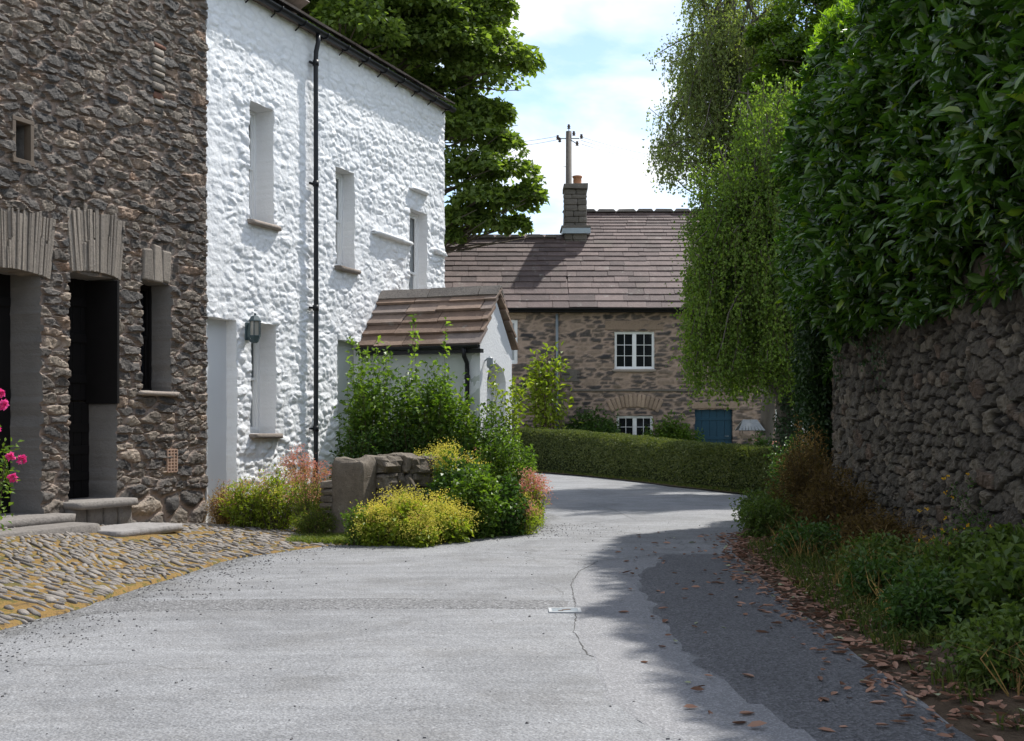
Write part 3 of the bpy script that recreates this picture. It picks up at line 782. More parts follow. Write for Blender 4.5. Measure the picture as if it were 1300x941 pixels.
def slates(O, A, U, N, length, courses, wr, th, seedr=.3, edge=.0, skew=0.0):
    b = MB(); A = np.array(A, float); U = np.array(U, float); N = np.array(N, float)
    pos = 0.0
    for ci, ex in enumerate(courses):
        x = -random.random()*wr[0]*.6 - edge
        while x < length+edge:
            w = random.uniform(*wr)
            a, e = max(x, -edge+random.uniform(-.015, .015)), min(x+w, length+edge+random.uniform(-.015, .015))
            if e-a > .05:
                L_ = ex*1.55; al = math.atan2(th*1.15, ex)+random.gauss(0, .007)
                u2 = U*math.cos(al)-N*math.sin(al); n2 = np.cross(A, u2); 
                if np.dot(n2, N) < 0: n2 = -n2
                low = pos + random.gauss(0, ex*.03)
                c = O + A*(a+e)/2 + U*low + u2*L_/2 + N*(th*1.75+random.uniform(-.003, .003))
                b.box(c, ((e-a)/2-random.uniform(.002, .008), L_/2, th/2*random.uniform(.9, 1.08)), [A, u2, n2], th*.2, 1)
            x += w
        pos += ex
    return b

# ---- stone barn on the left
def f_dark(T, Z):
    h, m, r = rubble(T, Z, .29, .105, 3, .12, .08, 2.5, .17)
    big = rubble(T, Z, .42, .25, 8, .11, .3, 2.4, .3)
    low = sstep(.9, .35, Z - .05*vn(T*3, Z*0))
    h = h*(1-low)+big[0]*1.4*low; m = m*(1-low)+big[1]*low; r = r*(1-low)+big[2]*low
    D = .046*h + (.014*facet(T, Z, .12, 1, 1.8)+.005*facet(T, Z, .05, 2))*(.2+m) + .008*fbm(T*12, Z*16, 1, 4)*(.5+m) + .005*fbm(T*50, Z*50, 1, 2)*m
    for x0, x1, yb, yt in ((-40, 62, 347, 264), (85, 152, 351, 268), (178, 222, 357, 306)):      # bed for the lintel stones
        k = (T > t_at(x0)-.01) & (T < t_at(x1)+.01) & (Z > zat((x0+x1)/2, yb)-.02) & (Z < zat((x0+x1)/2, yt)+.01*np.sin(T*40))
        D = np.where(k, np.minimum(D, .012), D)
    return D, m, r
barn = empty('stone_barn', tuple(WL.p(-4, 0, 0)), 'dark slate rubble barn with black doors and stone steps, left of the white house', 'barn')
D2 = (-2.50, -1.66); D1 = (-4.35, -2.88); WB = (-1.27, -.72); SW = (-4.0, -3.72)
z_d2, z_d1 = .50, .40
tz = 3.02
wz0 = PZ(497, 14.3); wz1 = PZ(357, 14.3)
swY = WL.p(-3.2, 0, 0)[1]
def t_at(x):
    u = (x-650)/FX; return (15.3*u+3.97)/(.378-.926*u)
def zat(x, y): return PZ(y, WL.p(t_at(x), 0, 0)[1])
s0, s1 = t_at(15), t_at(36); sz0, sz1 = zat(25, 203), zat(25, 156)
D1a = t_at(50)
ops = [(D1[0], D1a, z_d1, zat(25, 343), .42), (t_at(85), t_at(146), z_d2, zat(115, 350), .42), (WB[0], WB[1], wz0, wz1, .36),
       (s0, s1, sz0, sz1, .3), (t_at(192), t_at(203), zat(197, 150), zat(197, 44), .12)]
grid_wall('wall', WL, -4.9, -.015, -.1, 7.2, .0175, ops, f_dark, M_DARK, barn)
def f_coarse(T, Z):
    h, m, r = rubble(T, Z, .27, .135, 3, .17, .16, 2.3, .34); return .045*h, m, r
grid_wall('wall', WL, -15, -4.905, -.1, 7.2, .05, [(-7.6, -6.4, .5, 2.9, .4), (-11.5, -10.2, 2.2, 3.6, .4)], f_coarse, M_DARK, barn)
b = MB(); wbox(b, WL, -15, -.02, -7.2, -.46, -.1, 7.15); b.build('wall', M_DARK, barn)
b = slates(WL.p(-15, .14, 7.30), WL.d, (-WL.n*math.cos(R(38))+UP*math.sin(R(38))), (WL.n*math.sin(R(38))+UP*math.cos(R(38))), 14.9, [.42]*11, (.35, .75), .03)
rf = b.build('roof', M_WROOF, barn)
b = MB(); extrude(b, Line(WL.p(-15, 0, 0)[:2], R(22.2)+R(90)), [(.0, 7.15), (-3.6, 7.15+.75*3.6), (-7.2, 7.15)][::-1], -14.9, 0, rnd=.5); b.build('gable', M_DARK, barn)
# slate voussoirs over the openings
def vouss(x0, x1, yb, yt, arch=.05):
    ta, tb = t_at(x0), t_at(x1); za, zb = zat((x0+x1)/2, yb), zat((x0+x1)/2, yt)
    b = MB(); t = ta
    while t < tb:
        w = random.uniform(.022, .062); m = (t+w/2-(ta+tb)/2)/((tb-ta)/2)
        lean = m*.12; sx = WL.d*1.0
        u = UP*math.cos(lean)+WL.d*math.sin(lean); a1 = np.cross(u, WL.n)*-1
        if np.dot(a1, WL.d) < 0: a1 = -a1
        lo = za+arch*(1-m*m); hi = zb+random.uniform(-.06, .04)
        if random.random() < .3:
            md = random.uniform(.35, .65)*(hi-lo)+lo; segs = [(lo, md-.006), (md+.006, hi)]
        else: segs = [(lo, hi)]
        for l_, h_ in segs:
            b.box(WL.p(t+w/2, -.10+random.uniform(-.010, .012), (l_+h_)/2), ((w/2-random.uniform(.001, .004)), .14, (h_-l_)/2), [a1, WL.n, u], .012)
        t += w
    wbox(b, WL, ta-.01, tb+.01, -.3, .022, za+.05, zb-.03, rnd=.35)
    return b.build('lintel', M_VOUS, barn, bevel=.008)
vouss(-40, 62, 347, 264); vouss(85, 152, 351, 268)
b = MB()
z0 = zat(200, 357)
for tc_, hw_, hh_ in ((-1.17, .085, .19), (-.985, .085, .215), (-.81, .08, .20)): b.box(WL.p(tc_, -.10+random.uniform(-.008, .008), z0+hh_-.01), (hw_, .14, hh_), WL.ax(), .035)
b.build('lintel', M_VOUS, barn, bevel=.02)
# doors
def plank_door(fr, t0, t1, z0, z1, dd, parent, name='door', mat=M_TAR, handle=None, n=6, label=None):
    b = MB(); w = (t1-t0)/n
    for i in range(n): wbox(b, fr, t0+i*w+.004, t0+(i+1)*w-.004, dd-.035, dd+random.uniform(-.002, .002), z0, z1)
    for zz_ in (z0+.25, (z0+z1)/2, z1-.3): wbox(b, fr, t0+.02, t1-.02, dd+.003, dd+.02, zz_-.05, zz_+.05)
    o = b.build(name, mat, parent, bevel=.004)
    if label: o['label'] = label
    if handle:
        h = MB(); P = fr.p(handle[0], dd+.03, handle[1]); h.tube([P, P+fr.n*.05, P+fr.n*.05-fr.d*.12], .012, 8); h.build('handle', M_METAL, o, smooth=True)
    return o
plank_door(WL, D1[0], D1a, z_d1+.01, zat(25, 343), -.40, barn, handle=(D1a-.35, 1.5))
zh = 1.62
plank_door(WL, t_at(85), t_at(146), z_d2+.01, zh, -.38, barn, handle=(t_at(85)+.25, 1.35), label='lower leaf of the black plank stable door')
plank_door(WL, t_at(85), t_at(146), zh+.02, zat(115, 346), -.39, barn)
# upper leaf folded open against the right-hand jamb
fj = Line(WL.p(t_at(146)-.035, -.38, 0)[:2], R(22.2)+R(90)); 
b = MB(); wbox(b, fj, 0, .46, -.02, .02, zh-.02, zat(115, 352)); wbox(b, fj, .05, .42, -.035, -.022, zh+.15, zh+.24); wbox(b, fj, .05, .42, -.035, -.022, 2.5, 2.59)
o = b.build('door', M_TAR, barn, bevel=.004); o['label'] = 'open glossy black upper leaf of the stable door'
# window in barn, slit window
window(WL, WB[0], WB[1], wz0, wz1, .34, barn, 1, 2, 'sash', M_GLASS, fw=.04, fmat=M_TAR, sill=(WB[0]-.08, WB[1]+.12, .10, .06))
b = MB(); g0, g1 = s0-.03, s1+.03
wbox(b, WL, s0-.035, s0+.012, -.05, .045, sz0, sz1+.0); wbox(b, WL, s1-.012, s1+.035, -.05, .045, sz0, sz1)
wbox(b, WL, s0-.035, s1+.035, -.05, .047, sz1, sz1+.045); wbox(b, WL, s0-.035, s1+.035, -.05, .055, sz0-.05, sz0)
o = b.build('window', simple('brown_frame', (.13, .10, .075), .8), barn, bevel=.004); o['label'] = 'tiny framed upper window'
g = MB(); wbox(g, WL, s0, s1, -.20, -.19, sz0, sz1); g.build('pane', M_GLASS, o)
# bricks patching the narrow slit, and the terracotta air brick
b = MB(); z = zat(197, 150)
ta, tb = t_at(190), t_at(207)
while z < zat(197, 44):
    h_ = random.uniform(.055, .10); off = .03 if random.random() < .6 else -.03
    if random.random() < .88: b.stone(WL.p((ta+tb)/2+random.uniform(-.01, .02), -.035+off*.5, z+h_/2), ((tb-ta)/2*random.uniform(.75, 1.05), .075, h_/2-.006), WL.ax(), .25, .06, (12, 6), m=0 if random.random() < .28 else 1)
    z += h_
b.build('brick_infill', [M_BRICK, M_VOUS], barn, smooth=True)
b = MB(); ta, tb = t_at(209), t_at(221); za, zb = zat(215, 599), zat(215, 571)
wbox(b, WL, ta-.005, tb+.005, 0, .035, za-.01, zb+.01)
n1, n2 = 3, 7
for i in range(n1+1): x = ta+(tb-ta)*i/n1; wbox(b, WL, x-.008, x+.008, .036, .052, za, zb)
for i in range(n2+1): z = za+(zb-za)*i/n2; wbox(b, WL, ta, tb, .036, .050, z-.007, z+.007)
b.build('air_brick', simple('pale_terracotta', (.40, .27, .20), .85, .2), barn)
# steps
b = MB(); tm = (t_at(85)+t_at(146))/2
b.stone(WL.p(tm+.03, -.06, z_d2-.035), (.52, .31, .045), WL.ax(), .2, .05, (24, 8)); b.build('step', M_STEP, barn, smooth=True)
b = MB()
for i in range(4): b.stone(WL.p(tm-.36+i*.25, .07, .30+random.uniform(-.02, .02)), (.125, .10, .15), WL.ax(), .45, .15)
b.build('step_footing', M_STEP, barn, smooth=True)
b = MB(); b.stone(WL.p(-3.5, -.02, z_d1-.05), (.86, .36, .055), WL.ax(), .2, .04, (28, 8)); b.build('step', M_STEP, barn, smooth=True)
b = MB(); b.stone(WL.p(-3.45, .42, .20), (.80, .26, .12), WL.ax(), .2, .05, (28, 8)); b.build('step', M_STEP, barn, smooth=True)

# ---- white house
HL = 7.18
def f_white(T, Z):
    h, m, r = rubble(T, Z, .24, .11, 21, .16, .12, 2.6, .24)
    D = .009*h + .0075*facet(T, Z, .085, 23, 1.8)*(.4+m) + .003*facet(T, Z, .045, 24)*m + .016*fbm(T*3, Z*5, 3, 5) + .004*fbm(T*24, Z*30, 3, 3)
    D = D*(1+.35*sstep(3.2, 1.2, Z))*(.75+.9*np.clip(vn(T*.9, Z*.9, 33)+.5, 0, 1))
    sm = sstep(.62, .0, np.abs(T-1.0)) * 0
    # smoother plastered areas
    k = sstep(.12, .35, vn(T*.8, Z*.8, 12))*.45
    return D*(1-k), m, r
house = empty('white_house', tuple(WL.p(3.5, 0, 0)), 'whitewashed rough stone house with black gutter and deep set sash windows', 'house')
H = {}
H['w1'] = (t_at(316), t_at(347), zat(325, 281), zat(325, 131), .38)
H['w2'] = (t_at(426), t_at(450), zat(436, 340), zat(436, 215), .30)
H['w3'] = (t_at(519.5), t_at(542), 3.0, zat(530, 268), .26)
H['w4'] = (t_at(318), t_at(350), zat(330, 551), zat(330, 410), .36)
H['bd'] = (t_at(262), t_at(300), -.02, zat(280, 404), .22)
H['nd'] = (t_at(428), 4.05, .12, zat(436, 432), .16)
hops = list(H.values())
grid_wall('wall', WL, .015, HL, -.1, 7.22, .019, hops, f_white, M_WHITE, house, jig=.005)
b = MB(); wbox(b, WL, .016, HL-.002, -6.5, -.46, -.1, 7.15)
gf = Line(WL.p(0, 0, 0)[:2], R(22.2)+R(90))
b.build('wall', M_WHITE, house)
b = MB(); extrude(b, gf, [(-6.5, 7.14), (.0, 7.14), (-3.25, 7.14+.7*3.25)], -HL+.004, -.02); b.build('gable', M_WHITE, house)
for k in ('w1', 'w2', 'w4'):
    o = H[k]; window(WL, o[0], o[1], o[2], o[3], o[4]-.02, house, 2 if k == 'w4' else 1, 2, 'sash', M_GLASSW, fw=.05, sill=(o[0]-.04, o[1]+.12, .10, .07))
o = H['w3']; window(WL, o[0], o[1], o[2], o[3], o[4]-.02, house, 1, 3, 'sash', M_GLASSW, fw=.05)
# flat blocked door and niche panels
b = MB(); o = H['bd']; wbox(b, WL, o[0]-.02, o[1]+.02, -.26, -.16, -.05, o[3]+.02); b.build('blocked_doorway', simple('pale_blocked_door', (.62, .64, .66), .8, .2, .06, 2), house)
b = MB(); o = H['nd']; wbox(b, WL, o[0]-.02, o[1]+.02, -.26, -.13, .05, o[3]+.02); b.build('blocked_doorway', M_RENDER, house)
# projecting weathered ledges
for x0, x1, y, th in ((519, 542, 243, .05), (470, 515, 301, .07), (505, 522, 308, .06), (549, 565, 321, .09)):
    ta, tb = t_at(x0), t_at(x1)
    b = MB(); b.stone(WL.p((ta+tb)/2, .0, zat((x0+x1)/2, y)), ((tb-ta)/2*.9, .10, th/2), WL.ax(), .5, .25, (18, 8)); b.build('drip_ledge', M_WHITE, house, smooth=True)
# roof
cp, sp_ = math.cos(R(33)), math.sin(R(33))
b = slates(WL.p(-.02, .14, 7.30), WL.d, -WL.n*cp+UP*sp_, WL.n*sp_+UP*cp, HL+.12, [.30]*14, (.25, .5), .025, edge=.02)
wbox(b, WL, 0, HL+.05, -.3, .10, 7.20, 7.27, rnd=.2)
b.build('roof', M_WROOF, house)
b = MB(); bb = slates(WL.p(0, -6.64, 7.30), WL.d, WL.n*cp+UP*sp_, -WL.n*sp_+UP*cp, HL+.12, [.30]*14, (.25, .5), .025, edge=.02); bb.build('roof', M_WROOF, house)
# gutter: open half-round channel
def gutter(fr, t0, t1, d, z, r, parent, name='gutter', fall=0):
    n = 10; V = []; F = []
    for k, rr in enumerate((r, r-.008)):
        for i in range(n+1):
            a = math.pi*i/n + math.pi
            for t in (t0, t1): V.append(fr.p(t, d+rr*math.cos(a), z+rr*math.sin(a)))
    m = 2*(n+1)
    for k in (0, 1):
        for i in range(n):
            q = (k*m+2*i, k*m+2*i+1, k*m+2*i+3, k*m+2*i+2); F.append(q if k else q[::-1])
    for i in (0, n): F.append((2*i, 2*i+1, m+2*i+1, m+2*i))
    for s in (0, 1):
        for i in range(n): F.append((2*i+s, 2*i+2+s, m+2*i+2+s, m+2*i+s))
    return mk(name, V, F, M_BLACK, parent, {'rnd': [.5]*len(V)}, smooth=False)
gu = gutter(WL, -.05, HL+.12, .135, 7.235, .062, house)
t = .25
while t < HL+.1:
    b = MB(); P = [WL.p(t, .01, 7.11), WL.p(t, .07, 7.155)] + [WL.p(t, .135+.071*math.cos(a), 7.235+.071*math.sin(a)) for a in np.linspace(math.pi*1.15, math.pi*2, 8)]
    b.tube(P, .011, 6); b.build('bracket', M_BLACK, gu, smooth=True); t += .62
td = t_at(394)
b = MB(); ztop = 7.17
b.tube([WL.p(td, .135, 7.17), WL.p(td, .135, 7.05), WL.p(td, .10, 6.92), WL.p(td, .095, 6.8), WL.p(td+.01, .095, 3), WL.p(td, .095, .25), WL.p(td, .15, .10), WL.p(td, .22, .06)], .036, 12)
for z in (6.75, 4.95, 3.1, 1.3): b.tube([WL.p(td, .095, z-.04), WL.p(td, .095, z+.04)], .047, 12); wbox(b, WL, td-.09, td+.09, .03, .06, z-.015, z+.015)
b.build('drainpipe', M_BLACK, house, smooth=True)

# ---- porch on the white house
NF = Line(WL.p(4.12, 0, 0)[:2], R(22.2)+R(90))      # runs out from the house wall; its +n side looks towards the camera
def f_smooth(T, Z): return .008*fbm(T*4, Z*5, 3, 4), np.ones(T.shape), np.full(T.shape, .5)
PLn = 2.06
porch = grid_wall('porch', NF, 0.0, PLn, -.05, 2.62, .03, [], f_smooth, M_RENDER, house, thick=.3)
GFr = Line(NF.p(PLn, 0, 0)[:2], R(22.2))            # gable front plane, t runs away from the camera
b = MB()
gw = 1.30; gr = .65
pts = [(0, -.05), (.26, -.05), (.26, 2.05), (.36, 2.25), (.65, 2.35), (.94, 2.25), (1.04, 2.05), (1.04, -.05), (1.30, -.05), (1.30, 2.58), (.65, 3.34), (0, 2.58)]
extrude(b, GFr, pts, -.28, .012); b.build('gable', M_WHITE, porch)
b = MB(); wbox(b, NF, .0, PLn-.29, -1.30, -1.02, -.05, 2.6); b.build('wall', M_WHITE, porch)
plank_door(GFr, .28, 1.02, .05, 2.1, -.24, porch, mat=M_WPAINT, n=5)
pa = math.atan2(.90, .78); cU, sU = math.cos(pa), math.sin(pa)
O = NF.p(-.02, .14, 2.56)
bb = slates(O, NF.d, -NF.n*cU+UP*sU, NF.n*sU+UP*cU, PLn+.10, [.26, .25, .24, .23, .21], (.5, .95), .042, edge=.0)
bb.build('roof', M_PROOF, porch)
O = NF.p(-.02, -1.44, 2.56)
bb = slates(O, NF.d, NF.n*cU+UP*sU, -NF.n*sU+UP*cU, PLn+.10, [.26, .25, .24, .23, .21], (.5, .95), .042, edge=.0)
bb.build('roof', M_PROOF, porch)
b = MB(); x = 0
while x < PLn+.08:
    L_ = random.uniform(.7, .95); e = min(x+L_, PLn+.11)
    for sg in (1, -1):
        u = -NF.n*sg*cU*.8+UP*.6; u /= np.linalg.norm(u); nn_ = np.cross(NF.d, u)
        b.box(NF.p((x+e)/2-.02, -.65+sg*.075, 3.50), ((e-x)/2-.006, .10, .022), [NF.d, u, nn_], .012)
    x += L_
b.build('ridge_stones', M_CHIM, porch)
gutter(NF, -.0, PLn+.08, .205, 2.585, .05, porch)
b = MB(); wbox(b, NF, 0, PLn+.08, .02, .15, 2.47, 2.53); b.build('fascia', M_BLACK, porch)
b = MB(); tp = PLn-.18; b.tube([NF.p(tp, .20, 2.55), NF.p(tp, .18, 2.42), NF.p(tp, .07, 2.32), NF.p(tp, .06, 2.2), NF.p(tp, .06, .1)], .036, 10); 
for z in (2.1, 1.1): b.tube([NF.p(tp, .06, z-.03), NF.p(tp, .06, z+.03)], .046, 10)
b.build('drainpipe', M_BLACK, porch, smooth=True)
b = MB(); P = GFr.p(.18, .10, 2.28); b.lathe(P, [(.02, .14), (.05, .12), (.055, .0), (.04, -.03), (.01, -.05)], 8); b.tube([GFr.p(.18, 0, 2.35), GFr.p(.18, .1, 2.42)], .012, 6); b.build('porch_light', M_METAL, porch)

# ---- coach lantern on the white wall
tl = t_at(311); zl = zat(316, 418); la = empty('wall_lantern', tuple(WL.p(tl, .05, zl)), 'weathered dark metal coach lantern mounted on the white wall beside the lower window', 'lantern')
c = WL.p(tl+.02, .15, zl)
b = MB(); b.lathe(c, [(.012, .21), (.02, .20), (.012, .18), (.05, .165), (.085, .115), (.092, .10), (.085, .095)], 6)
b.lathe(c, [(.02, -.20), (.045, -.185), (.06, -.15), (.075, -.115), (.08, -.10), (.075, -.095)], 6)
for k in range(6):
    a = 2*math.pi*(k+.5)/6; p = c+np.array([math.cos(a)*.072, math.sin(a)*.072, 0]); b.tube([p-UP*.10, p+UP*.10], .007, 5)
wbox(b, WL, tl-.045, tl+.045, .03, .052, zl-.16, zl+.08); b.tube([WL.p(tl, .05, zl-.11), WL.p(tl, .09, zl-.17), WL.p(tl, .14, zl-.19)], .013, 6)
b.build('lantern_case', M_VERD, la)
t_ = NT('seeded_lantern_glass'); t_.bsdf((.34, .33, .29), .15, .5); b = MB(); b.lathe(c, [(.064, -.095), (.064, .095)], 6); b.build('pane', t_.m, la)

# ---- stone cottage across the bend
YC = 38.0
CL = Line((-7, YC), R(90))
cx = lambda x: PX(x, YC)+7; cz = lambda y: PZ(y, YC)
cott = empty('stone_cottage', (2, YC, 0), 'brown rubble stone cottage with purple stone slate roof and white casement windows beyond the bend', 'cottage')
def f_cott(T, Z):
    h, m, r = rubble(T, Z, .42, .14, 31, .17, .2, 3.4, .2)
    keepm = np.where(r < .85, 1, .5) * sstep(-.45, -.1, vn(T*.5, Z*.7, 3)+.12)
    D = .02*h*(.3+keepm) + .018*fbm(T*5, Z*8, 3, 4)
    return D, m*np.clip(keepm+.15, 0, 1), r
cops = [(cx(780), cx(831), cz(469), cz(421), .16), (cx(783), cx(829), cz(568), cz(528), .16), (cx(882), cx(930), 0.0, cz(520), .2),
        (cx(622), cx(657), cz(462), cz(406), .14), (cx(636), cx(658), cz(548), cz(505), .14), (cx(984), cx(1022), cz(574), cz(520), .14), (cx(985), cx(1020), cz(470), cz(425), .14)]
EZ = cz(391)
grid_wall('wall', CL, 0, 19.5, -.1, EZ, .05, cops, f_cott, M_COTT, cott, rz=.04)
b = MB(); wbox(b, CL, 0, 19.5, -7, -.46, -.1, EZ-.02); b.build('wall', M_COTT, cott)
b = MB(); ef = Line((-7, YC), 0.0)
window(CL, *cops[0][:4], .12, cott, 2, 3, 'casement', sill=(cops[0][0]-.08, cops[0][1]+.08, .07, .09))
window(CL, *cops[1][:4], .12, cott, 2, 3, 'casement')
window(CL, *cops[3][:4], .10, cott, 1, 2, 'sash', M_GLASSW, fw=.07)
window(CL, *cops[4][:4], .10, cott, 1, 3, 'casement')
window(CL, *cops[5][:4], .10, cott, 1, 3, 'casement', M_GLASSW)
window(CL, *cops[6][:4], .10, cott, 1, 3, 'casement')
plank_door(CL, cops[2][0], cops[2][1], .02, cops[2][3], -.10, cott, mat=M_BLUE, handle=(cops[2][1]-.12, 1.0), n=5)
b = MB()
for a_ in ((cx(768), cx(842), -.05, .03, cz(419), cz(407)), (cx(612), cx(668), -.05, .03, cz(405), cz(396)), (cx(878), cx(936), -.05, .03, cz(519), cz(510))):
    b = MB(); wbox(b, CL, *a_); b.build('lintel', M_LINT, cott, bevel=.02)
for s in (-1, 1):
    b = MB(); wbox(b, CL, cx(712)-.3*(s < 0), cx(712)+.5*(s > 0)+.1, -.05, .026, 2.0+.75*(s > 0), 2.4+.75*(s > 0)); b.build('quoin', M_CHIM, cott, bevel=.02)
b = MB(); wbox(b, CL, 8.9, 19.4, .0, .05, cz(497), cz(494.5)); b.build('string_course', M_CHIM, cott, bevel=.01)
# arch of voussoirs over the lower window
b = MB(); ac = (cops[1][0]+cops[1][1])/2; zc = cz(523)-1.55; r0_, r1_ = 1.70, 2.12
for k in range(13):
    a = R(-24+48*k/12); u = CL.d*math.sin(a)+UP*math.cos(a); s_ = CL.d*math.cos(a)-UP*math.sin(a)
    b.stone(CL.p(ac, -.03, zc)+u*(r0_+r1_)/2, (.062, .075, (r1_-r0_)/2*random.uniform(.92, 1.05)), [s_, CL.n, u], .25, .05, (12, 8))
b.build('arch', M_LINT, cott, smooth=True)
# roof: one slope, the left part stops at a lower ridge
ra = R(43); U = -CL.n*math.cos(ra)+UP*math.sin(ra); Nn = CL.n*math.sin(ra)+UP*math.cos(ra)
def courses(L_, a=.37, e=.17):
    out = []; s = 0
    while s < L_-e*.6:
        c_ = a+(e-a)*s/5.2; out.append(c_); s += c_
    return out
slL = 2.92/math.cos(ra); slR = 4.1/math.cos(ra); tS = cx(722)
b1 = slates(CL.p(0, .3, EZ-.05), CL.d, U, Nn, tS, courses(slL), (.45, 1.1), .022)
b2 = slates(CL.p(tS, .3, EZ-.05), CL.d, U, Nn, 19.6-tS, courses(slR), (.45, 1.1), .022)
base = len(b1.V); b1.V += b2.V; b1.F += [tuple(i+base for i in f_) for f_ in b2.F]; b1.Rn += b2.Rn; b1.M += b2.M
rl = CL.p(0, .3, EZ-.05)
Lr = rl+U*slL; Rr_ = rl+U*slR
roof = b1.build('roof', M_ROOF, cott)
for (t0, t1, P, dz) in ((0, tS-.3, Lr, .06), (tS-.05, 19.6, Rr_, .06)):   # ridge stones
    x = t0; b = MB()
    while x < t1:
        e = min(x+random.uniform(.45, .75), t1)
        b.box(P+CL.d*(x+e)/2+UP*(dz-.02+random.uniform(-.01, .01))+CL.n*.02, ((e-x)/2-.003, .15, .05), CL.ax(), .012, .75); x = e
    b.build('ridge_stones', M_CHIM, roof)
b = MB()   # rear slopes and gable closing walls
y0, z0_ = Lr[1], Lr[2]; y1, z1_ = Rr_[1], Rr_[2]
for (t0, t1, yy_, zz_, sl_) in ((0, tS, y0, z0_, slL), (tS, 19.5, y1, z1_, slR)):
    c_ = np.array([-7+(t0+t1)/2, yy_, zz_]); Ub = np.array([0, math.cos(ra), -math.sin(ra)]); Nb = np.array([0, math.sin(ra), math.cos(ra)])
    b.box(c_+Ub*(sl_+.6)/2-Nb*.05, ((t1-t0)/2, (sl_+.6)/2, .04), [CL.d, Ub, Nb])
b.build('roof', M_ROOF, cott)
b = MB()
sd_ = Line((-7, YC), 0.0)   # t runs away from camera, +n to the right
extrude(b, sd_, [(.1, EZ-.1), (2*(y0-YC)-.1, EZ-.1), (y0-YC, z0_-.12)], 0.02, 19.45)
extrude(b, sd_, [(.1, EZ-.1), (2*(y1-YC)-.1, EZ-.1), (y1-YC, z1_-.12)], tS+.03, 19.44)
b.build('gable', M_COTT, cott)
b = MB(); wbox(b, CL, 0, 19.6, .06, .30, EZ-.16, EZ-.10); b.build('fascia', M_TAR, cott)
gutter(CL, 0, 19.6, .33, EZ-.04, .06, cott)
b = MB(); b.tube([CL.p(cx(707), .08, EZ-.2), CL.p(cx(707), .08, .1)], .045, 8); b.build('drainpipe', M_METAL, cott, smooth=True)
# chimney
yc_ = y0+.25; xc_ = PX(730, yc_); hwid = 14/FX*yc_; ztop_ = PZ(239, yc_); zb_ = PZ(292, yc_)
b = MB(); A3 = [np.array([1., 0, 0]), np.array([0, 1., 0]), UP]
z = zb_-.6
while z < ztop_-.22:
    h_ = random.uniform(.13, .22); sp2 = random.uniform(-.15, .15)
    for yy_ in (-1, 0, 1):
        b.stone((xc_-hwid*.5+sp2*.5, yc_+yy_*.3, z+h_/2), (hwid*.52+sp2*.5, .17, h_/2), A3, .25, .05, (12, 6))
        b.stone((xc_+hwid*.5+sp2*.5, yc_+yy_*.3, z+h_/2), (hwid*.52-sp2*.5, .17, h_/2), A3, .25, .05, (12, 6))
    z += h_
b.box((xc_, yc_, z+.09), (hwid*1.1, .55, .09), jit=.03); 
b.box((xc_, yc_, zb_+.02), (hwid*1.32, .60, .05), jit=.03)
ch = b.build('chimney', M_CHIM, cott, bevel=.012)
b = MB(); b.lathe((xc_+.08, yc_, z+.15), [(.155, 0), (.165, .03), (.14, .06), (.15, .22), (.14, .30), (.17, .32), (.17, .38), (.13, .39), (.12, .30)], 16)
b.build('chimney_pot', M_POT, ch, smooth=True)
b = MB(); b.box((xc_+.02, yc_-.02, zb_-.12), (hwid*1.25, .58, .09)); b.build('flashing', M_LEAD, ch)

# ---- dry-stone retaining wall on the right
def f_dry(T, Z):
    h, m, r = rubble(T, Z, .19, .115, 41, .13, .09, 2.1, .15)
    h2, m2, r2 = rubble(T, Z, .27, .16, 42, .10, .08, 2.1, .15)
    k = sstep(.0, .25, vn(T*.55, Z*.7, 20)) ; k = np.maximum(k, sstep(2.15, 2.35, Z))
    h = np.where(k > .5, h2*1.15, h); m = np.where(k > .5, m2, m); r = np.where(k > .5, r2, r)
    D = .055*h + (.018*facet(T, Z, .09, 4, 1.)+.012*facet(T, Z, .045, 5, 1.))*m + .006*fbm(T*9, Z*9, 3, 4)*(.3+m) + .012*fbm(T*40, Z*40, 3, 3)*m
    return D, m, r
dw = empty('retaining_wall', tuple(WP.p(8, 0, 0)), 'tall dark dry-stone retaining wall under the laurel hedge at the right', 'stone wall')
tn = WP.L
s_end = float(np.interp(-3.5, -WP.P[::-1, 1][::-1], WP.s)) if False else float(WP.s[np.argmin(np.abs(WP.P[:, 1]-3.5)+10*(WP.P[:, 0] > 5))])
grid_wall('wall', WP, 0, s_end, -.1, 2.55, .0185, [], f_dry, M_DRY, dw, jig=.008, thick=.7)
grid_wall('wall', WP, s_end, tn, -.1, 2.55, .05, [], f_dry, M_DRY, dw, jig=.008, thick=.7)
b = MB(); s = 0
while s < tn-2:
    w = random.uniform(.12, .30); h_ = random.uniform(.11, .19)
    f0 = WP.p(s+w/2, 0, 0); f1 = WP.p(s+w/2+.01, 0, 0); d_ = unit(f1-f0); n_ = np.array([-d_[1], d_[0], 0])
    b.stone(WP.p(s+w/2, -.16, 2.58+h_*.7), (w/2, .24, h_), [d_, n_, UP], .5, .18, (12, 8)); s += w*.95
b.build('coping', M_DRY, dw, smooth=True)
# coping stones use the same masonry material: give them a full stone mask
for o in dw.children:
    if o.name.startswith('coping'):
        at = o.data.attributes.new('mask', 'FLOAT', 'POINT'); at.data.foreach_set('value', np.ones(len(o.data.vertices), dtype=np.float32))
for ob in list(bpy.data.objects):
    if ob.type == 'MESH' and any(m and m.name in ('brown_rubble', 'dry_stone', 'slate_rubble') for m in ob.data.materials) and 'mask' not in ob.data.attributes:
        at = ob.data.attributes.new('mask', 'FLOAT', 'POINT'); at.data.foreach_set('value', np.full(len(ob.data.vertices), .6, dtype=np.float32))

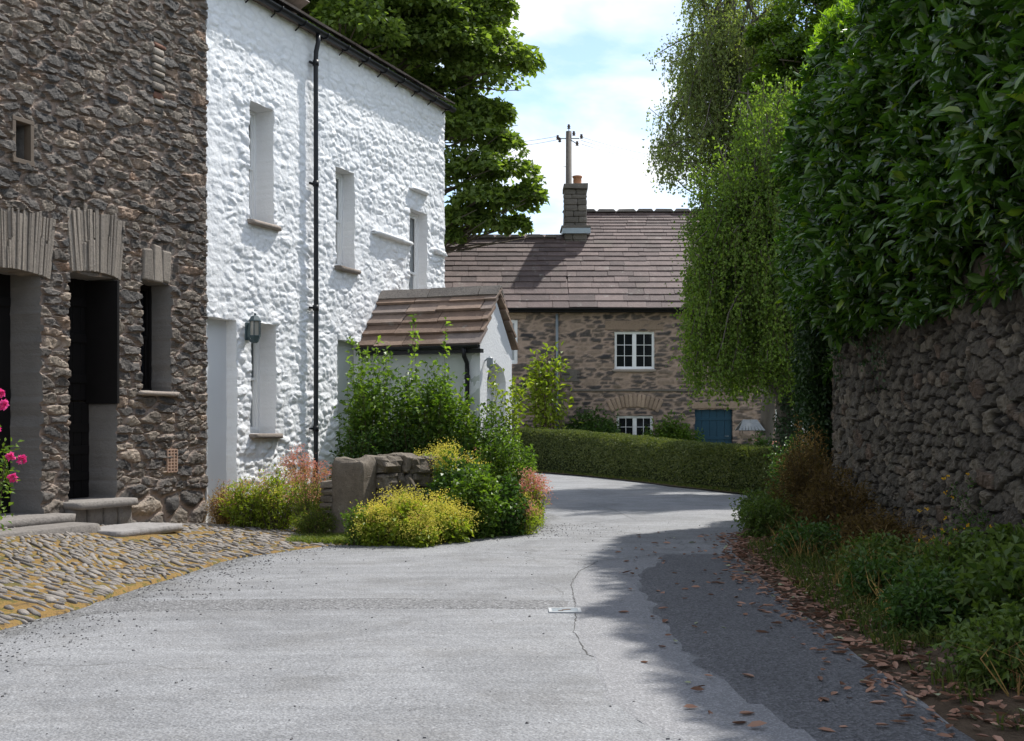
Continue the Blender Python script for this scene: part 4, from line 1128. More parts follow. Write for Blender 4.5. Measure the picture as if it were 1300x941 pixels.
# ================================================================== VEGETATION
def stems_tube(stems, r0=.006, r1=.002, n=3):
    """stems: (k, m, 3) arrays of points -> verts, faces"""
    k, m, _ = stems.shape
    rad = np.linspace(r0, r1, m)[None, :, None, None]
    a = 2*np.pi*np.arange(n)/n
    off = np.stack([np.cos(a), np.sin(a), 0*a], -1)[None, None]
    V = (stems[:, :, None, :] + off*rad).reshape(-1, 3)
    i = (np.arange(k)*m*n)[:, None, None] + (np.arange(m-1)*n)[None, :, None] + np.arange(n)[None, None, :]
    j = (np.arange(k)*m*n)[:, None, None] + (np.arange(m-1)*n)[None, :, None] + ((np.arange(n)+1) % n)[None, None, :]
    F = np.stack([i, j, j+n, i+n], -1).reshape(-1, 4)
    return V, F
def plant(name, label, cat, c, rx, ry, h, nst, per, L, Wd, mat, spread=.06, low=.12, group=None, flowers=None, stem_mat=None,
          dome=.7, detailed=False, base=.35, up=.3, bend=.5, topw=1.0, stem_r=.006):
    c = np.array(c, float)
    th = RG.random(nst)*2*np.pi; rho = np.sqrt(RG.random(nst))
    hh = h*np.sqrt(np.clip(1-dome*rho**2, .05, 1))*(.72+.33*RG.random(nst))
    tip = c + np.stack([rx*topw*rho*np.cos(th), ry*topw*rho*np.sin(th), hh], -1)
    bs = c + np.stack([rx*base*rho*np.cos(th), ry*base*rho*np.sin(th), 0*rho-.03], -1)
    ctl = bs + (tip-bs)*np.array([.3, .3, .3+bend*.6]) + RG.normal(size=(nst, 3))*.04
    q = np.linspace(0, 1, 7)[None, :, None]
    st = bs[:, None]*(1-q)**2 + 2*ctl[:, None]*q*(1-q) + tip[:, None]*q*q
    root = empty(name, tuple(c), label, cat, group)
    V, F = stems_tube(st, stem_r, stem_r*.35)
    mk('stem', V, F, stem_mat or M_TWIG, root, {'rnd': np.full(len(V), .5)})
    n = nst*per
    si = np.repeat(np.arange(nst), per); u = low + (1-low)*RG.random(n)**.8; u = u[:, None]
    P = bs[si]*(1-u)**2 + 2*ctl[si]*u*(1-u) + tip[si]*u*u + RG.normal(size=(n, 3))*spread*(1.15-.5*u)
    P[:, 2] = np.maximum(P[:, 2], c[2]+.01)
    D = unit((P-c-np.array([0, 0, h*.35]))*np.array([1/rx, 1/ry, .6/h]) + RG.normal(size=(n, 3))*.9)
    N = unit(RG.normal(size=(n, 3))*.6 + np.array([0, 0, 1.]) + (P-c)*.4)
    leafobj('foliage', P, D, N, L*(.6+.7*RG.random(n)), Wd*(.6+.7*RG.random(n)), mat, root, detailed)
    if flowers:
        for fl in (flowers if isinstance(flowers, list) else [flowers]):
            fm, cnt, sz, per_h, spr = fl[:5]
            si = RG.integers(0, nst, cnt); si = si[np.argsort(-hh[si]-.3*RG.random(cnt))][:max(1, int(cnt*.8))]
            cc = np.repeat(tip[si] + RG.normal(size=(len(si), 3))*spr*1.2, per_h, 0)
            m_ = len(cc); Pf = cc + RG.normal(size=(m_, 3))*np.array([spr, spr, spr*.7]) + np.array([0, 0, spr*.4])
            leafobj('flowers', Pf, rdir(m_)+np.array([0, 0, .3]), rdir(m_)+np.array([0, 0, .8]), sz*(.6+.8*RG.random(m_)), sz*.8, fm, root)
    return root

def limb(p0, p1, sag=0.0, n=8, wob=.06):
    p0 = np.array(p0, float); p1 = np.array(p1, float); q = np.linspace(0, 1, n)[:, None]
    P = p0*(1-q)+p1*q; L_ = np.linalg.norm(p1-p0)
    P[:, 2] += sag*4*(q*(1-q))[:, 0]
    P[1:-1] += RG.normal(size=(n-2, 3))*wob*L_*.25
    return P

# ---- sycamore behind the white house
def sycamore(name, label, c, rad, trunk, clumps, per, leaf, mat, seedclumps=(), bark=M_BARK, tr=.38, group=None, cs=(.75, 1.35)):
    root = empty(name, (trunk[0], trunk[1], 0), label, 'tree', group)
    c = np.array(c, float); rad = np.array(rad, float)
    C = [np.array(s[:3]) for s in seedclumps]; Rr = [s[3] for s in seedclumps]
    while len(C) < clumps:
        d = rdir(1)[0]; r = RG.random()**.35
        p = c + d*rad*r*.92
        if d[2] < -.75: continue
        C.append(p); Rr.append(RG.uniform(*cs))
    C = np.array(C); Rr = np.array(Rr)
    b = MB(); top = np.array([trunk[0]+.3, trunk[1], c[2]+rad[2]*.3])
    tp = limb((trunk[0], trunk[1], -.1), top, n=10, wob=.02); b.tube(tp, np.linspace(tr, tr*.3, 10), 12); 
    b.build('trunk', bark, root, smooth=True)
    b = MB()
    for p in C[:110]:
        k = min(9, max(3, int((p[2]-2.5-trunk_clear)/ (top[2])*9))) if False else int(np.clip(np.interp(p[2]-.28*np.linalg.norm(p[:2]-tp[5, :2]), tp[:, 2], np.arange(10)), 3, 9))
        s = tp[k]; b.tube(limb(s, p, sag=.35, n=7), np.linspace(tr*.28, .015, 7), 6)
        for _ in range(3):
            e = p + rdir(1)[0]*.9; b.tube(limb(p*.7+s*.3, e, n=4), np.linspace(.04, .008, 4), 4)
    b.build('branch', bark, root, smooth=True)
    n = len(C)*per; ci = np.repeat(np.arange(len(C)), per)
    # each clump: tiers of flat leaf sprays over an uneven dome
    d = rdir(n); d[:, 2] = np.abs(d[:, 2])*1.0 - .35
    rr = Rr[ci]*(.45+.6*RG.random(n)**.6)
    P = C[ci] + d*rr[:, None]*np.array([1.1, 1.1, .98])
    lump = fbm(P[:, 0]*1.6, P[:, 1]*1.6, P[:, 2]*1.9, 3)
    kp = lump > -.32 + .12*RG.random(n)
    P, d = P[kp], d[kp]; m = len(P)
    D = unit(d*np.array([1, 1, .2])+RG.normal(size=(m, 3))*.6 - np.array([0, 0, .25]))
    N = unit(RG.normal(size=(m, 3))*.45 + np.array([0, 0, 1.]) + d*.5)
    L_ = leaf*(.6+.7*RG.random(m))
    leafobj('crown', P, D, N, L_, L_*.85, mat, root, fold=.15)
    return root
sc_ = [(PX(x, 37), 37+dy, PZ(y, 37), r/FX*37) for x, y, r, dy in (
    (655, 78, 30, 0), (632, 60, 32, .5), (600, 22, 38, 0), (628, 8, 26, 0), (575, 50, 40, -.5), (600, 95, 40, 0), (625, 140, 26, .3), (600, 170, 36, 0), (640, 185, 24, .2),
    (655, 222, 30, 0), (668, 248, 22, 0), (640, 255, 34, .4), (610, 255, 34, -.4), (585, 280, 26, 0), (625, 284, 22, 0), (655, 285, 16, .2), (575, 215, 40, 0), (540, 150, 45, 0),
    (545, 230, 45, 0), (520, 90, 45, 0), (560, 110, 40, .6), (480, 40, 45, 0), (440, 20, 45, 0), (530, 20, 40, 0), (400, -10, 45, 0), (590, -40, 45, 0), (540, -60, 50, .5), (480, -60, 50, 0), (610, 215, 32, -.5), (572, 300, 14, 0))]
sycamore('sycamore_tree', 'big spreading sycamore rising behind the white house', (-5.3, 38.2, 14.0), (5.2, 5.0, 6.6), (-6.2, 38.5), 170, 760, .20, L_SYC, sc_, tr=.5)

# ---- weeping birches
def weeper(name, label, base, top, boughs, strands, leaf, mat, foot, zlo, zhi, lfun, group='weeping birches'):
    root = empty(name, (base[0], base[1], 0), label, 'tree', group)
    tp = limb((base[0], base[1], -.1), top, n=12, wob=.03)
    b = MB(); b.tube(tp, np.linspace(.17, .03, 12), 10); b.build('trunk', M_BIRCH, root, smooth=True)
    b = MB(); tips = []
    for i in range(boughs):
        k = RG.integers(3, 11); s = tp[k]; th = RG.random()*2*np.pi
        rr = RG.random()**.38*.97+.03
        e = np.array([foot[0]+foot[2]*rr*np.cos(th), foot[1]+foot[3]*rr*np.sin(th), 0])
        zt = lfun(e[0], e[1]); zmax = zlo + (zt-zlo)*(.12+.88*RG.random())*(1-.35*(RG.random() < .25)); e[2] = max(zmax, zlo+.6)
        P = limb(s, e, sag=RG.uniform(.1, .5), n=9); b.tube(P, np.linspace(.045, .007, 9), 5); tips.append(P)
    b.build('branch', M_BIRCH, root, smooth=True)
    T = np.array(tips)                                   # (boughs, 9, 3)
    bi = RG.integers(0, boughs, strands); u = 3 + 5*RG.random(strands)**.7
    i0 = np.floor(u).astype(int); f0 = (u-i0)[:, None]; i1 = np.minimum(i0+1, 8)
    S0 = T[bi, i0]*(1-f0)+T[bi, i1]*f0 + RG.normal(size=(strands, 3))*.09
    Ls = RG.uniform(.25, 1.3, strands)*RG.choice([.5, 1.0, 1.3], strands); Ls = np.minimum(Ls, np.maximum(S0[:, 2]-zlo-RG.random(strands)*.8, .15))
    m = 7; q = np.linspace(0, 1, m)[None, :, None]
    out = RG.normal(size=(strands, 1, 3))*np.array([.10, .10, 0])
    wav = RG.normal(size=(strands, 1, 3))*np.array([.05, .05, 0])
    st = S0[:, None] + out*q + wav*np.sin(q*4) - np.array([0, 0, 1.])*Ls[:, None, None]*q
    V, F = stems_tube(st, .004, .0015); mk('twigs', V, F, M_TWIG, root, {'rnd': np.full(len(V), .5)})
    per = np.maximum(4, (Ls*30).astype(int)); si = np.repeat(np.arange(strands), per); n = len(si)
    uu = RG.random(n)*(m-1); a = np.floor(uu).astype(int); fr_ = (uu-a)[:, None]
    P = st[si, a]*(1-fr_)+st[si, np.minimum(a+1, m-1)]*fr_ + RG.normal(size=(n, 3))*.03
    D = unit(RG.normal(size=(n, 3))*.6+np.array([0, 0, -.9])); N = unit(RG.normal(size=(n, 3))+np.array([-.2, -.4, .5]))
    nb = int(n*.35); bi2 = RG.integers(0, boughs, nb); k2 = 3+5*RG.random(nb); a2_ = k2.astype(int); f2_ = (k2-a2_)[:, None]
    Pb = T[bi2, a2_]*(1-f2_)+T[bi2, np.minimum(a2_+1, 8)]*f2_ + RG.normal(size=(nb, 3))*np.array([.17, .17, .15])
    P = np.concatenate([P, Pb]); D = np.concatenate([D, unit(RG.normal(size=(nb, 3))+np.array([0, 0, -.3]))]); N = np.concatenate([N, unit(RG.normal(size=(nb, 3))+np.array([0, 0, .6]))]); si = np.concatenate([si, RG.integers(0, strands, nb)]); n = n+nb
    L_ = leaf*(.6+.7*RG.random(n)); r = np.clip(RG.random(n)*.7+.3*RG.random(strands)[si], 0, 1)
    leafobj('crown', P, D, N, L_, L_*.72, mat, root, rnd=r)
    return root
# near tree: outline of the crown read as metres at its own distance
yb = 22.6
def lfA(x, y): return np.interp(x, [2.9, 3.3, 3.8, 4.5, 5.3, 6.7], [4.6, 6.2, 7.4, 8.0, 8.3, 7.6])
weeper('weeping_birch', 'bright green weeping birch trailing down over the cottage front', (PX(1004, yb), yb, 0), (4.7, yb, 6.9), 210, 5200, .066, L_BIR2, (4.85, yb, 1.65, 1.5), 1.55, 7.4, lfA)
yc2 = 27.0
def lfB(x, y): return np.interp(x, [3.2, 3.8, 4.6, 5.4, 6.5], [9.6, 11.6, 12.8, 13.4, 12.5])
weeper('weeping_birch', 'taller greyish green weeping birch fading against the sky behind the bright one', (6.0, yc2, 0), (5.0, yc2, 12.5), 110, 2300, .068, L_BIR, (4.95, yc2, 1.85, 1.6), 6.6, 12.5, lfB)

# ---- broad dark trees behind the hedge on the right
sc2 = [(PX(x, 24.5), 24.5+dy, PZ(y, 24.5), r/FX*24.5) for x, y, r, dy in ((1000, 70, 38, 0), (975, 105, 28, 0), (1035, 60, 42, .4), (1080, 30, 45, 0), (985, 30, 26, .6), (1120, -10, 50, 0), (1040, 0, 45, .5), (1010, 150, 35, .3), (985, 190, 28, .2), (1060, 120, 45, .5), (1090, -60, 50, .3))]
sycamore('broadleaf_tree', 'dark leafy tree with bright yellow green tips rising directly behind the laurel hedge', (7.4, 24.8, 8.6), (2.2, 2.0, 3.0), (7.5, 25.2), 38, 1100, .095, L_DRK, sc2, tr=.18, cs=(.5, .8))
sycamore('garden_tree', 'darker green tree filling the gap behind the weeping birch', (8.0, 28.5, 4.6), (2.3, 1.8, 4.2), (7.9, 28.5), 44, 800, .11, L_DGR, [], tr=.2, cs=(.5, .9))

# ---- laurel hedge on top of the wall
lh = empty('laurel_hedge', tuple(WP.p(8, -.6, 2.5)), 'tall glossy dark green laurel hedge overhanging the top of the stone wall', 'hedge')
s_far = float(WP.s[np.argmin(np.abs(WP.P[:, 1]-16.6)+10*(WP.P[:, 0] > 5))])
s_near = float(WP.s[np.argmin(np.abs(WP.P[:, 1]-4.2)+10*(WP.P[:, 0] > 5))])
def face_d(s, z):           # how far the leaf face stands proud of the wall
    return .18 + .42*sstep(2.3, 3.2, z) - .28*sstep(4.8, 6.2, z) + .34*fbm(s*.6, z*.7, 2, 3)
def top_z(s):
    y = np.interp(s, WP.s, WP.P[:, 1]); return np.interp(y, [4, 9, 11, 13, 15, 16.7], [5.6, 5.6, 5.75, 6.0, 6.1, 5.7]) + .25*fbm(s*1.1, s*0, 5, 3)
def bot_z(s):
    y = np.interp(s, WP.s, WP.P[:, 1]); return np.interp(y, [4, 9, 11, 13, 15, 16.7], [2.5, 2.55, 2.5, 2.55, 2.45, 2.15])
ns, nz = 120, 46                      # solid near-black core added to block light and deepen shade between leaves
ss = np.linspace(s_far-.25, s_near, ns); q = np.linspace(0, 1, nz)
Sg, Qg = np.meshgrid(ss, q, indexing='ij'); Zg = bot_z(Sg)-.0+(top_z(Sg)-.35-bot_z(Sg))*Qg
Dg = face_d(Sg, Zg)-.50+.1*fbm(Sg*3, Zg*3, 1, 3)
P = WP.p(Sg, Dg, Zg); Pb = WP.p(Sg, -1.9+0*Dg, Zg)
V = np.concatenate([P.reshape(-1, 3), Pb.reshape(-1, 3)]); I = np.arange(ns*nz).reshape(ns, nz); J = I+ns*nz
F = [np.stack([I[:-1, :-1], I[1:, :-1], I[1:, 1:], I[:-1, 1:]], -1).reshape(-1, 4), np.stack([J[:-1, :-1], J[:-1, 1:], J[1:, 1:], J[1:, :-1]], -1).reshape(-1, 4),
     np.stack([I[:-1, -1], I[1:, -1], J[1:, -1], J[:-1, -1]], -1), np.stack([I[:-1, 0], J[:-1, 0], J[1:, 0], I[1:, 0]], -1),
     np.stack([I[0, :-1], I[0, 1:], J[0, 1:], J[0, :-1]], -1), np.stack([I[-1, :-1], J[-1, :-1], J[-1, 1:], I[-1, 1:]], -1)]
mk('dark_core', V, np.concatenate(F), simple('laurel_inner_shade', (.012, .014, .008), .95, .1, .6, 9, bump=1, bd=.05), lh)
n = 52000
s_ = s_far-.35 + (s_near-s_far+.35)*RG.random(n); z = bot_z(s_)-.15 + (top_z(s_)-bot_z(s_)+.25)*RG.random(n)
dp_ = -np.abs(RG.normal(size=n))*.22
d = face_d(s_, z) + dp_ + .10*fbm(s_*5, z*5, 4, 2)
kp = fbm(s_*2.6, z*2.6, 7, 3) + .5*fbm(s_*8, z*8, 2, 2) > -.22+.15*RG.random(n)-.5*(dp_ > -.04)*0
s_, z, d, dp_ = s_[kp], z[kp], d[kp]+.22*fbm(s_[kp]*2.6, z[kp]*2.6, 7, 3), dp_[kp]
P1 = WP.p(s_, d, z); nr = unit(WP.p(s_, d+1, z)-P1)
n2 = 15000                                          # crest and far end
s2 = s_far-.35 + (s_near-s_far)*RG.random(n2); dd = -2.0*RG.random(n2)+.3
z2 = top_z(s2)-.02-.15*RG.random(n2) - .25*sstep(-.1, .35, dd); P2 = WP.p(s2, dd, z2); nr2 = np.tile([0, 0, 1.], (n2, 1))
n3 = 7000
s3 = s_far-.30-.28*RG.random(n3); d3 = -2.1*RG.random(n3)+.45; z3 = 2.2+(top_z(s3)-2.2)*RG.random(n3); P3 = WP.p(s3, d3, z3)
nr3 = np.tile(unit(WP.p(s_far, 0, 0)-WP.p(s_far+.3, 0, 0)), (n3, 1))
P = np.concatenate([P1, P2, P3]); nr = np.concatenate([nr, nr2, nr3]); m = len(P)
D = unit(nr*.55 + RG.normal(size=(m, 3))*.55 + np.array([0, 0, .05])); N = unit(nr*.6+np.array([0, 0, .75])+RG.normal(size=(m, 3))*.42)
L_ = .150*(.45+.85*RG.random(m))
leafobj('foliage', P, D, N, L_, L_*.42, L_LAU, lh, detailed=True)
# bright young shoots along the crest
k = 1500; s_ = s_far-.45+(s_near-s_far)*RG.random(k)**1.4; base = WP.p(s_, .45-1.0*RG.random(k)**1.3, top_z(s_)+.04-.5*RG.random(k)**2.5)
base = np.repeat(base, 5, 0); m = len(base); D = unit(RG.normal(size=(m, 3))*.55+np.array([-.2, -.1, .7])); base = base + np.array([0, 0, 1.])*(RG.random(m)*.12)[:, None]
leafobj('young_shoots', base, D, unit(RG.normal(size=(m, 3))+np.array([0, 0, .4])), .10*(.7+.5*RG.random(m)), .038, leafmat('young_laurel', (.10, .19, .02), (.20, .32, .03), .5, .3, .5), lh, detailed=True)

# ---- ivy on the far end of the wall and trailing over its face
iv = empty('ivy', tuple(WP.p(s_far-.6, 0, 0)), 'dark ivy hanging in a thick curtain down the far end of the stone wall', 'ivy')
n = 24000
s_ = s_far-1.5+RG.random(n)*2.0; z = .35+3.1*RG.random(n)**.8
d = .10+(.30+.45*sstep(s_far+.2, s_far-.8, s_))*RG.random(n)*sstep(0, 1.8, z)+.1*fbm(s_*3, z*3, 2, 2)
keep = (s_ < s_far+.05+.45*sstep(1.8, 2.7, z)+.2*fbm(z*3, s_, 1, 3)) ; s_, z, d = s_[keep], z[keep], d[keep]
P = WP.p(s_, d, z); nr = unit(WP.p(s_, d+1, z)-P); m = len(P)
leafobj('foliage', P, unit(RG.normal(size=(m, 3))*.5+np.array([0, 0, -.8])+nr*.3), unit(nr+RG.normal(size=(m, 3))*.4+np.array([0, 0, .3])), .065*(.6+.7*RG.random(m)), .055, L_IVY, iv)
st = [WP.p(np.full(8, a)+np.linspace(0, RG.normal()*.2, 8), .07, np.linspace(0, 3, 8)) for a in s_far-1.2+RG.random(14)*1.2]
V, F = stems_tube(np.array(st), .015, .006, 5); mk('stem', V, F, M_TWIG, iv, {'rnd': np.full(len(V), .5)})
iv2 = empty('ivy', tuple(WP.p(s_far+3.2, 0, 2.3)), 'thin strands of ivy trailing from the hedge over the wall face', 'ivy')
stt = []; PP = []
for a in list(s_far+2.6+RG.random(9)*1.6)+list(s_far+.8+RG.random(6)*1.2):
    L_ = RG.uniform(.35, .95); zz_ = np.linspace(2.62, 2.62-L_, 8); x_ = a+np.cumsum(RG.normal(size=8)*.03); p = WP.p(x_, .14, zz_); stt.append(p)
    for _ in range(int(L_*26)):
        k = RG.random()*7; i = int(k); PP.append(p[i]*(1-k+i)+p[min(i+1, 7)]*(k-i)+RG.normal(size=3)*.02)
V, F = stems_tube(np.array(stt), .005, .003, 3); mk('stem', V, F, M_TWIG, iv2, {'rnd': np.full(len(V), .5)})
PP = np.array(PP); m = len(PP); nr = np.tile([-1., 0, 0], (m, 1))
leafobj('foliage', PP, unit(RG.normal(size=(m, 3))*.5+np.array([0, 0, -.8])), unit(nr+RG.normal(size=(m, 3))*.35), .05, .045, L_IVY, iv2)

iv3 = empty('ivy', (PX(1004, yb), yb, 0), 'ivy climbing the lower trunk of the weeping birch', 'ivy')
n = 5200; z = 3.6*RG.random(n); th = RG.random(n)*2*np.pi; rr = (.16+.16*RG.random(n)+.12*fbm(th*2, z*2, 3, 3))*(1-.12*z/3.6)
c0 = np.array([PX(1004, yb), yb]); P = np.stack([c0[0]+(4.7-c0[0])*z/7.6*0+rr*np.cos(th), c0[1]+rr*np.sin(th), z], -1); nr = np.stack([np.cos(th), np.sin(th), 0*th], -1)
leafobj('foliage', P, unit(RG.normal(size=(n, 3))*.5+np.array([0, 0, -.7])+nr*.4), unit(nr+RG.normal(size=(n, 3))*.4+np.array([0, 0, .3])), .07*(.6+.7*RG.random(n)), .055, L_IVY, iv3)
V, F = stems_tube(np.array([[(c0[0]+.17*np.cos(a+z*.4), c0[1]+.17*np.sin(a+z*.4), z) for z in np.linspace(0, 3.5, 9)] for a in (0, 1.3, 2.9, 4.4)]), .02, .008, 5); mk('stem', V, F, M_TWIG, iv3, {'rnd': np.full(len(V), .5)})

# ---- clipped box hedge round the bend
def bx_h(s): 
    y = np.interp(s, hp.s, hp.P[:, 1]); return np.interp(y, [21.4, 22.6, 25.2, 28.8, 32.2, 34.3, 36], [.80, .86, .90, .98, 1.12, 1.22, 1.2])
bh = empty('box_hedge', tuple(hp.p(5, .5, 0)), 'long low clipped hedge curving round the outside of the bend', 'hedge')
na, nb_ = 230, 40
ss = np.linspace(0, hp.L, na); an = np.linspace(0, math.pi, nb_)
Sg, Ag = np.meshgrid(ss, an, indexing='ij')
ex = .42; cw = np.sign(np.cos(Ag))*np.abs(np.cos(Ag))**ex; sw = np.abs(np.sin(Ag))**.62
endr = np.clip(1-((.6-Sg)/.6).clip(0, 1)**2, .05, 1)**.5
Dg = .55 - .52*cw*endr + .035*fbm(Sg*2.5, Ag*3, 3, 4); Zg = bx_h(Sg)*sw*endr*(1+.05*fbm(Sg*1.5, Ag, 4, 3)) + .03*fbm(Sg*6, Ag*6, 6, 3)
P = hp.p(Sg, Dg, Zg); I = np.arange(na*nb_).reshape(na, nb_)
F = np.stack([I[:-1, :-1], I[:-1, 1:], I[1:, 1:], I[1:, :-1]], -1).reshape(-1, 4)
mk('dark_core', P.reshape(-1, 3), F, simple('hedge_inner', (.035, .045, .018), .95, .1, .5, 9, bump=1, bd=.05), bh)  # solid dark core filling the hedge behind its leaves
n = 75000; s_ = RG.random(n)*hp.L*.93; a = RG.random(n)*.80*math.pi
cw = np.sign(np.cos(a))*np.abs(np.cos(a))**ex; sw = np.abs(np.sin(a))**.62; endr = np.clip(1-((.6-s_)/.6).clip(0, 1)**2, .05, 1)**.5
d = .55-.55*cw*endr+.035*fbm(s_*2.5, a*3, 3, 4)+RG.normal(size=n)*.016; z = bx_h(s_)*sw*endr*(1+.05*fbm(s_*1.5, a, 4, 3))+.03*fbm(s_*6, a*6, 6, 3)+.015*RG.random(n)
P = hp.p(s_, d, z); nr = unit(hp.p(s_, d-.5*cw, z+.6*sw)-P+1e-6)
leafobj('foliage', P, unit(nr*.6+rdir(n)*.8+np.array([0, 0, .3])), unit(nr+rdir(n)*.7), .055*(.6+.7*RG.random(n)), .032, L_HED, bh)

# ---- planting beside and in front of the porch
G0 = 'shrubs in front of the porch'
g3 = lambda x, d, z=0.0: (PX(x, d), d, z)
plant('tall_shrub', 'tall leggy green shrub left of its neighbour, against the corner of white house and porch', 'shrub', g3(482, 16.9), .50, .5, 2.35, 60, 84, .085, .058, L_GRN, .10, .06, G0, base=.6, bend=.3, dome=.35)
plant('tall_shrub', 'tall light green shrub nearest the porch drainpipe with shoots over the gutter', 'shrub', g3(553, 16.9), .52, .5, 2.25, 60, 84, .085, .058, L_GRN, .10, .06, G0, base=.6, bend=.3, dome=.4)
for (x, d, h) in ((478, 16.7, 2.78), (555, 16.8, 2.72), (517, 16.8, 2.3), (445, 16.9, 2.35)):
    pass
rr_ = plant('climbing_rose', 'slender arching shoots standing above the shrubs in front of the porch wall', 'shrub', g3(515, 17.0), .85, .3, 2.95, 13, 60, .085, .055, L_BIR2, .045, .45, dome=.3, base=.9, bend=.2)
plant('dark_shrub', 'dense dark green shrub low beneath the tall shrubs, behind the gatepost', 'shrub', g3(458, 16.4), .42, .4, 1.45, 70, 60, .06, .042, L_DGR, .06, .05, G0)
plant('dark_shrub', 'dense dark green shrub low behind the middle of the rough garden wall', 'shrub', g3(520, 16.6), .5, .4, 1.6, 80, 60, .06, .042, L_DGR, .06, .05, G0)
plant('dark_shrub', 'dark green bush at the foot of the porch drainpipe', 'shrub', g3(596, 16.6), .52, .45, 1.35, 60, 70, .06, .04, L_DGR, .06, .05, G0)
plant('rounded_shrub', 'rounded mid green bush bulging into the lane below the porch front', 'shrub', g3(640, 16.2), .50, .5, 1.38, 90, 75, .055, .035, L_GRN, .05, .05)
plant('dark_shrub', 'loose taller shrub covering the foot of the white porch front', 'shrub', g3(618, 16.9), .45, .35, 1.75, 60, 70, .065, .045, L_GRN, .07, .05, G0, dome=.45, bend=.3)
plant('rambling_rose', 'thin arching rambler with pale green leaves leaning past the white porch front', 'climbing plant', g3(628, 17.0), .42, .3, 2.2, 9, 60, .085, .05, L_YGR, .06, .62, dome=.2, base=.2, bend=.35, topw=1.3)
plant('hardy_geranium', 'large bright green leafy clump spilling over the lane corner', 'plant', g3(606, 13.95), .36, .36, .86, 90, 60, .06, .055, L_GRN, .05, .03)
plant('hardy_geranium', 'dark leafy clump at the very tip of the planting by the lane', 'plant', g3(640, 14.2), .30, .34, .72, 70, 60, .055, .05, L_DGR, .05, .03)
plant('leafy_clump', 'tangle of dark ivy like leaves between the yellow flowers and the bright green clump', 'plant', g3(584, 14.5), .40, .4, .98, 80, 60, .06, .05, L_DGR, .06, .03)
AL = 'lime yellow alchemilla clumps'
for i, (x, d, rx, h, lb) in enumerate(((478, 13.15, .20, .34, 'small frothy yellow clump at the foot of the gatepost'), (508, 13.1, .27, .50, 'tallest frothy yellow clump in front of the broken garden wall'),
      (548, 13.25, .28, .46, 'frothy yellow clump below the right end of the broken garden wall'), (576, 13.4, .20, .33, 'low yellow clump right of the others at the lane edge'),
      (575, 14.9, .30, .98, 'yellow flowering clump above and behind the end of the garden wall'), (545, 15.2, .26, .90, 'yellow flowers peeping over the top of the garden wall'), (530, 12.95, .20, .24, 'lowest yellow tuft on the lane edge'))):
    plant('lady_mantle', lb, 'plant', g3(x, d), rx*1.1, rx*.95, h*1.08, 46, 30, .055, .055, L_YGR, .05, .02, AL, flowers=[(L_YEL, 170, .018, 22, .05), (L_PNK, 10, .014, 12, .05)], dome=.55)
b = None
PV = 'valerian clumps'
plant('red_valerian', 'dusty pink flower heads at the right tip of the planting', 'plant', g3(677, 15.6), .17, .2, .72, 36, 26, .05, .025, L_YGR, .05, .03, PV, flowers=(L_PNK, 90, .019, 30, .04))
plant('red_valerian', 'fading pinkish yellow clump low on the lane edge at the tip of the planting', 'plant', g3(663, 14.3), .24, .26, .45, 50, 26, .045, .022, L_YGR, .05, .03, PV, flowers=[(L_PNK, 40, .017, 24, .035), (L_YEL, 60, .017, 20, .035)])
plant('red_valerian', 'pink flower heads in front of the black drainpipe of the white house', 'plant', g3(384, 15.5), .36, .3, 1.02, 60, 26, .05, .022, L_DRY, .05, .03, PV, flowers=(L_PNK, 95, .018, 24, .045))
WF = 'wildflower clumps at the foot of the white wall'
for (x, d, rx, h, lb, m_, fl) in ((286, 15.0, .24, .60, 'reddish brown wild plants where the barn meets the white wall', L_DRY, (L_PNK, 14, .011, 12, .03)),
        (315, 14.7, .34, .66, 'yellow green wildflowers with brownish stems below the blocked doorway', L_YGR, [(L_YEL, 60, .015, 14, .04), (L_PNK, 40, .015, 14, .035)]),
        (350, 14.7, .38, .80, 'tall feathery green and straw coloured wildflowers below the lower window', L_YGR, [(L_YEL, 60, .015, 14, .04), (L_PNK, 45, .014, 14, .04)]),
        (396, 14.5, .34, .72, 'tall wispy straw coloured grass clump beside the gatepost', L_GRS, (L_PNK, 60, .014, 18, .05)),
        (402, 14.0, .26, .34, 'low green tuft on the edge of the cobbles before the gatepost', L_GRS, None)):
    plant('wildflowers', lb, 'plant', g3(x, d, .02), rx, rx*.8, h, 95, 26, .06, .010 if m_ in (L_GRS, L_DRY) else .022, m_, .05, .02, WF, flowers=fl, stem_mat=M_TWIG)
plant('green_weed', 'small leafy green weed growing right at the foot of the rounded gatepost', 'plant', g3(455, 13.2), .17, .15, .50, 24, 30, .05, .03, L_GRN, .04, .05)

# grass along the edges : uncountable
def grass(name, xy, z, hgt, mat, spread=.3, wd=.006):
    n = len(xy); P = np.column_stack([xy, z]); D = unit(np.column_stack([RG.normal(size=(n, 2))*spread, np.ones(n)])); h = hgt*(.4+.9*RG.random(n))
    S_ = unit(np.column_stack([RG.normal(size=(n, 2)), np.zeros(n)])); w = wd*(.6+.8*RG.random(n))[:, None]
    mid = P+D*h[:, None]*.55; tip = P+D*h[:, None]+np.column_stack([RG.normal(size=(n, 2))*.35*h[:, None], -.15*h])
    V = np.stack([P-S_*w, P+S_*w, mid+S_*w*.7, mid-S_*w*.7, tip], 1).reshape(-1, 3); i = np.arange(n)[:, None]*5
    o = mk(name, V, [i+np.array([3, 2, 4]), i+np.array([0, 1, 2, 3])], mat, attrs={'rnd': np.repeat(RG.random(n), 5)}); return tag(o, kind='stuff')
n = 46000; y = 4+19*RG.random(n); e = .10+2.2*RG.random(n)**.9; y = 4+19*RG.random(n)**1.5; x = xright(y)+e
k = (x < np.where(y < 17, wall_x(y)-.05, 9)) & (fbm(x*1.1, y*1.1, 3, 3)+.25*e > .10)
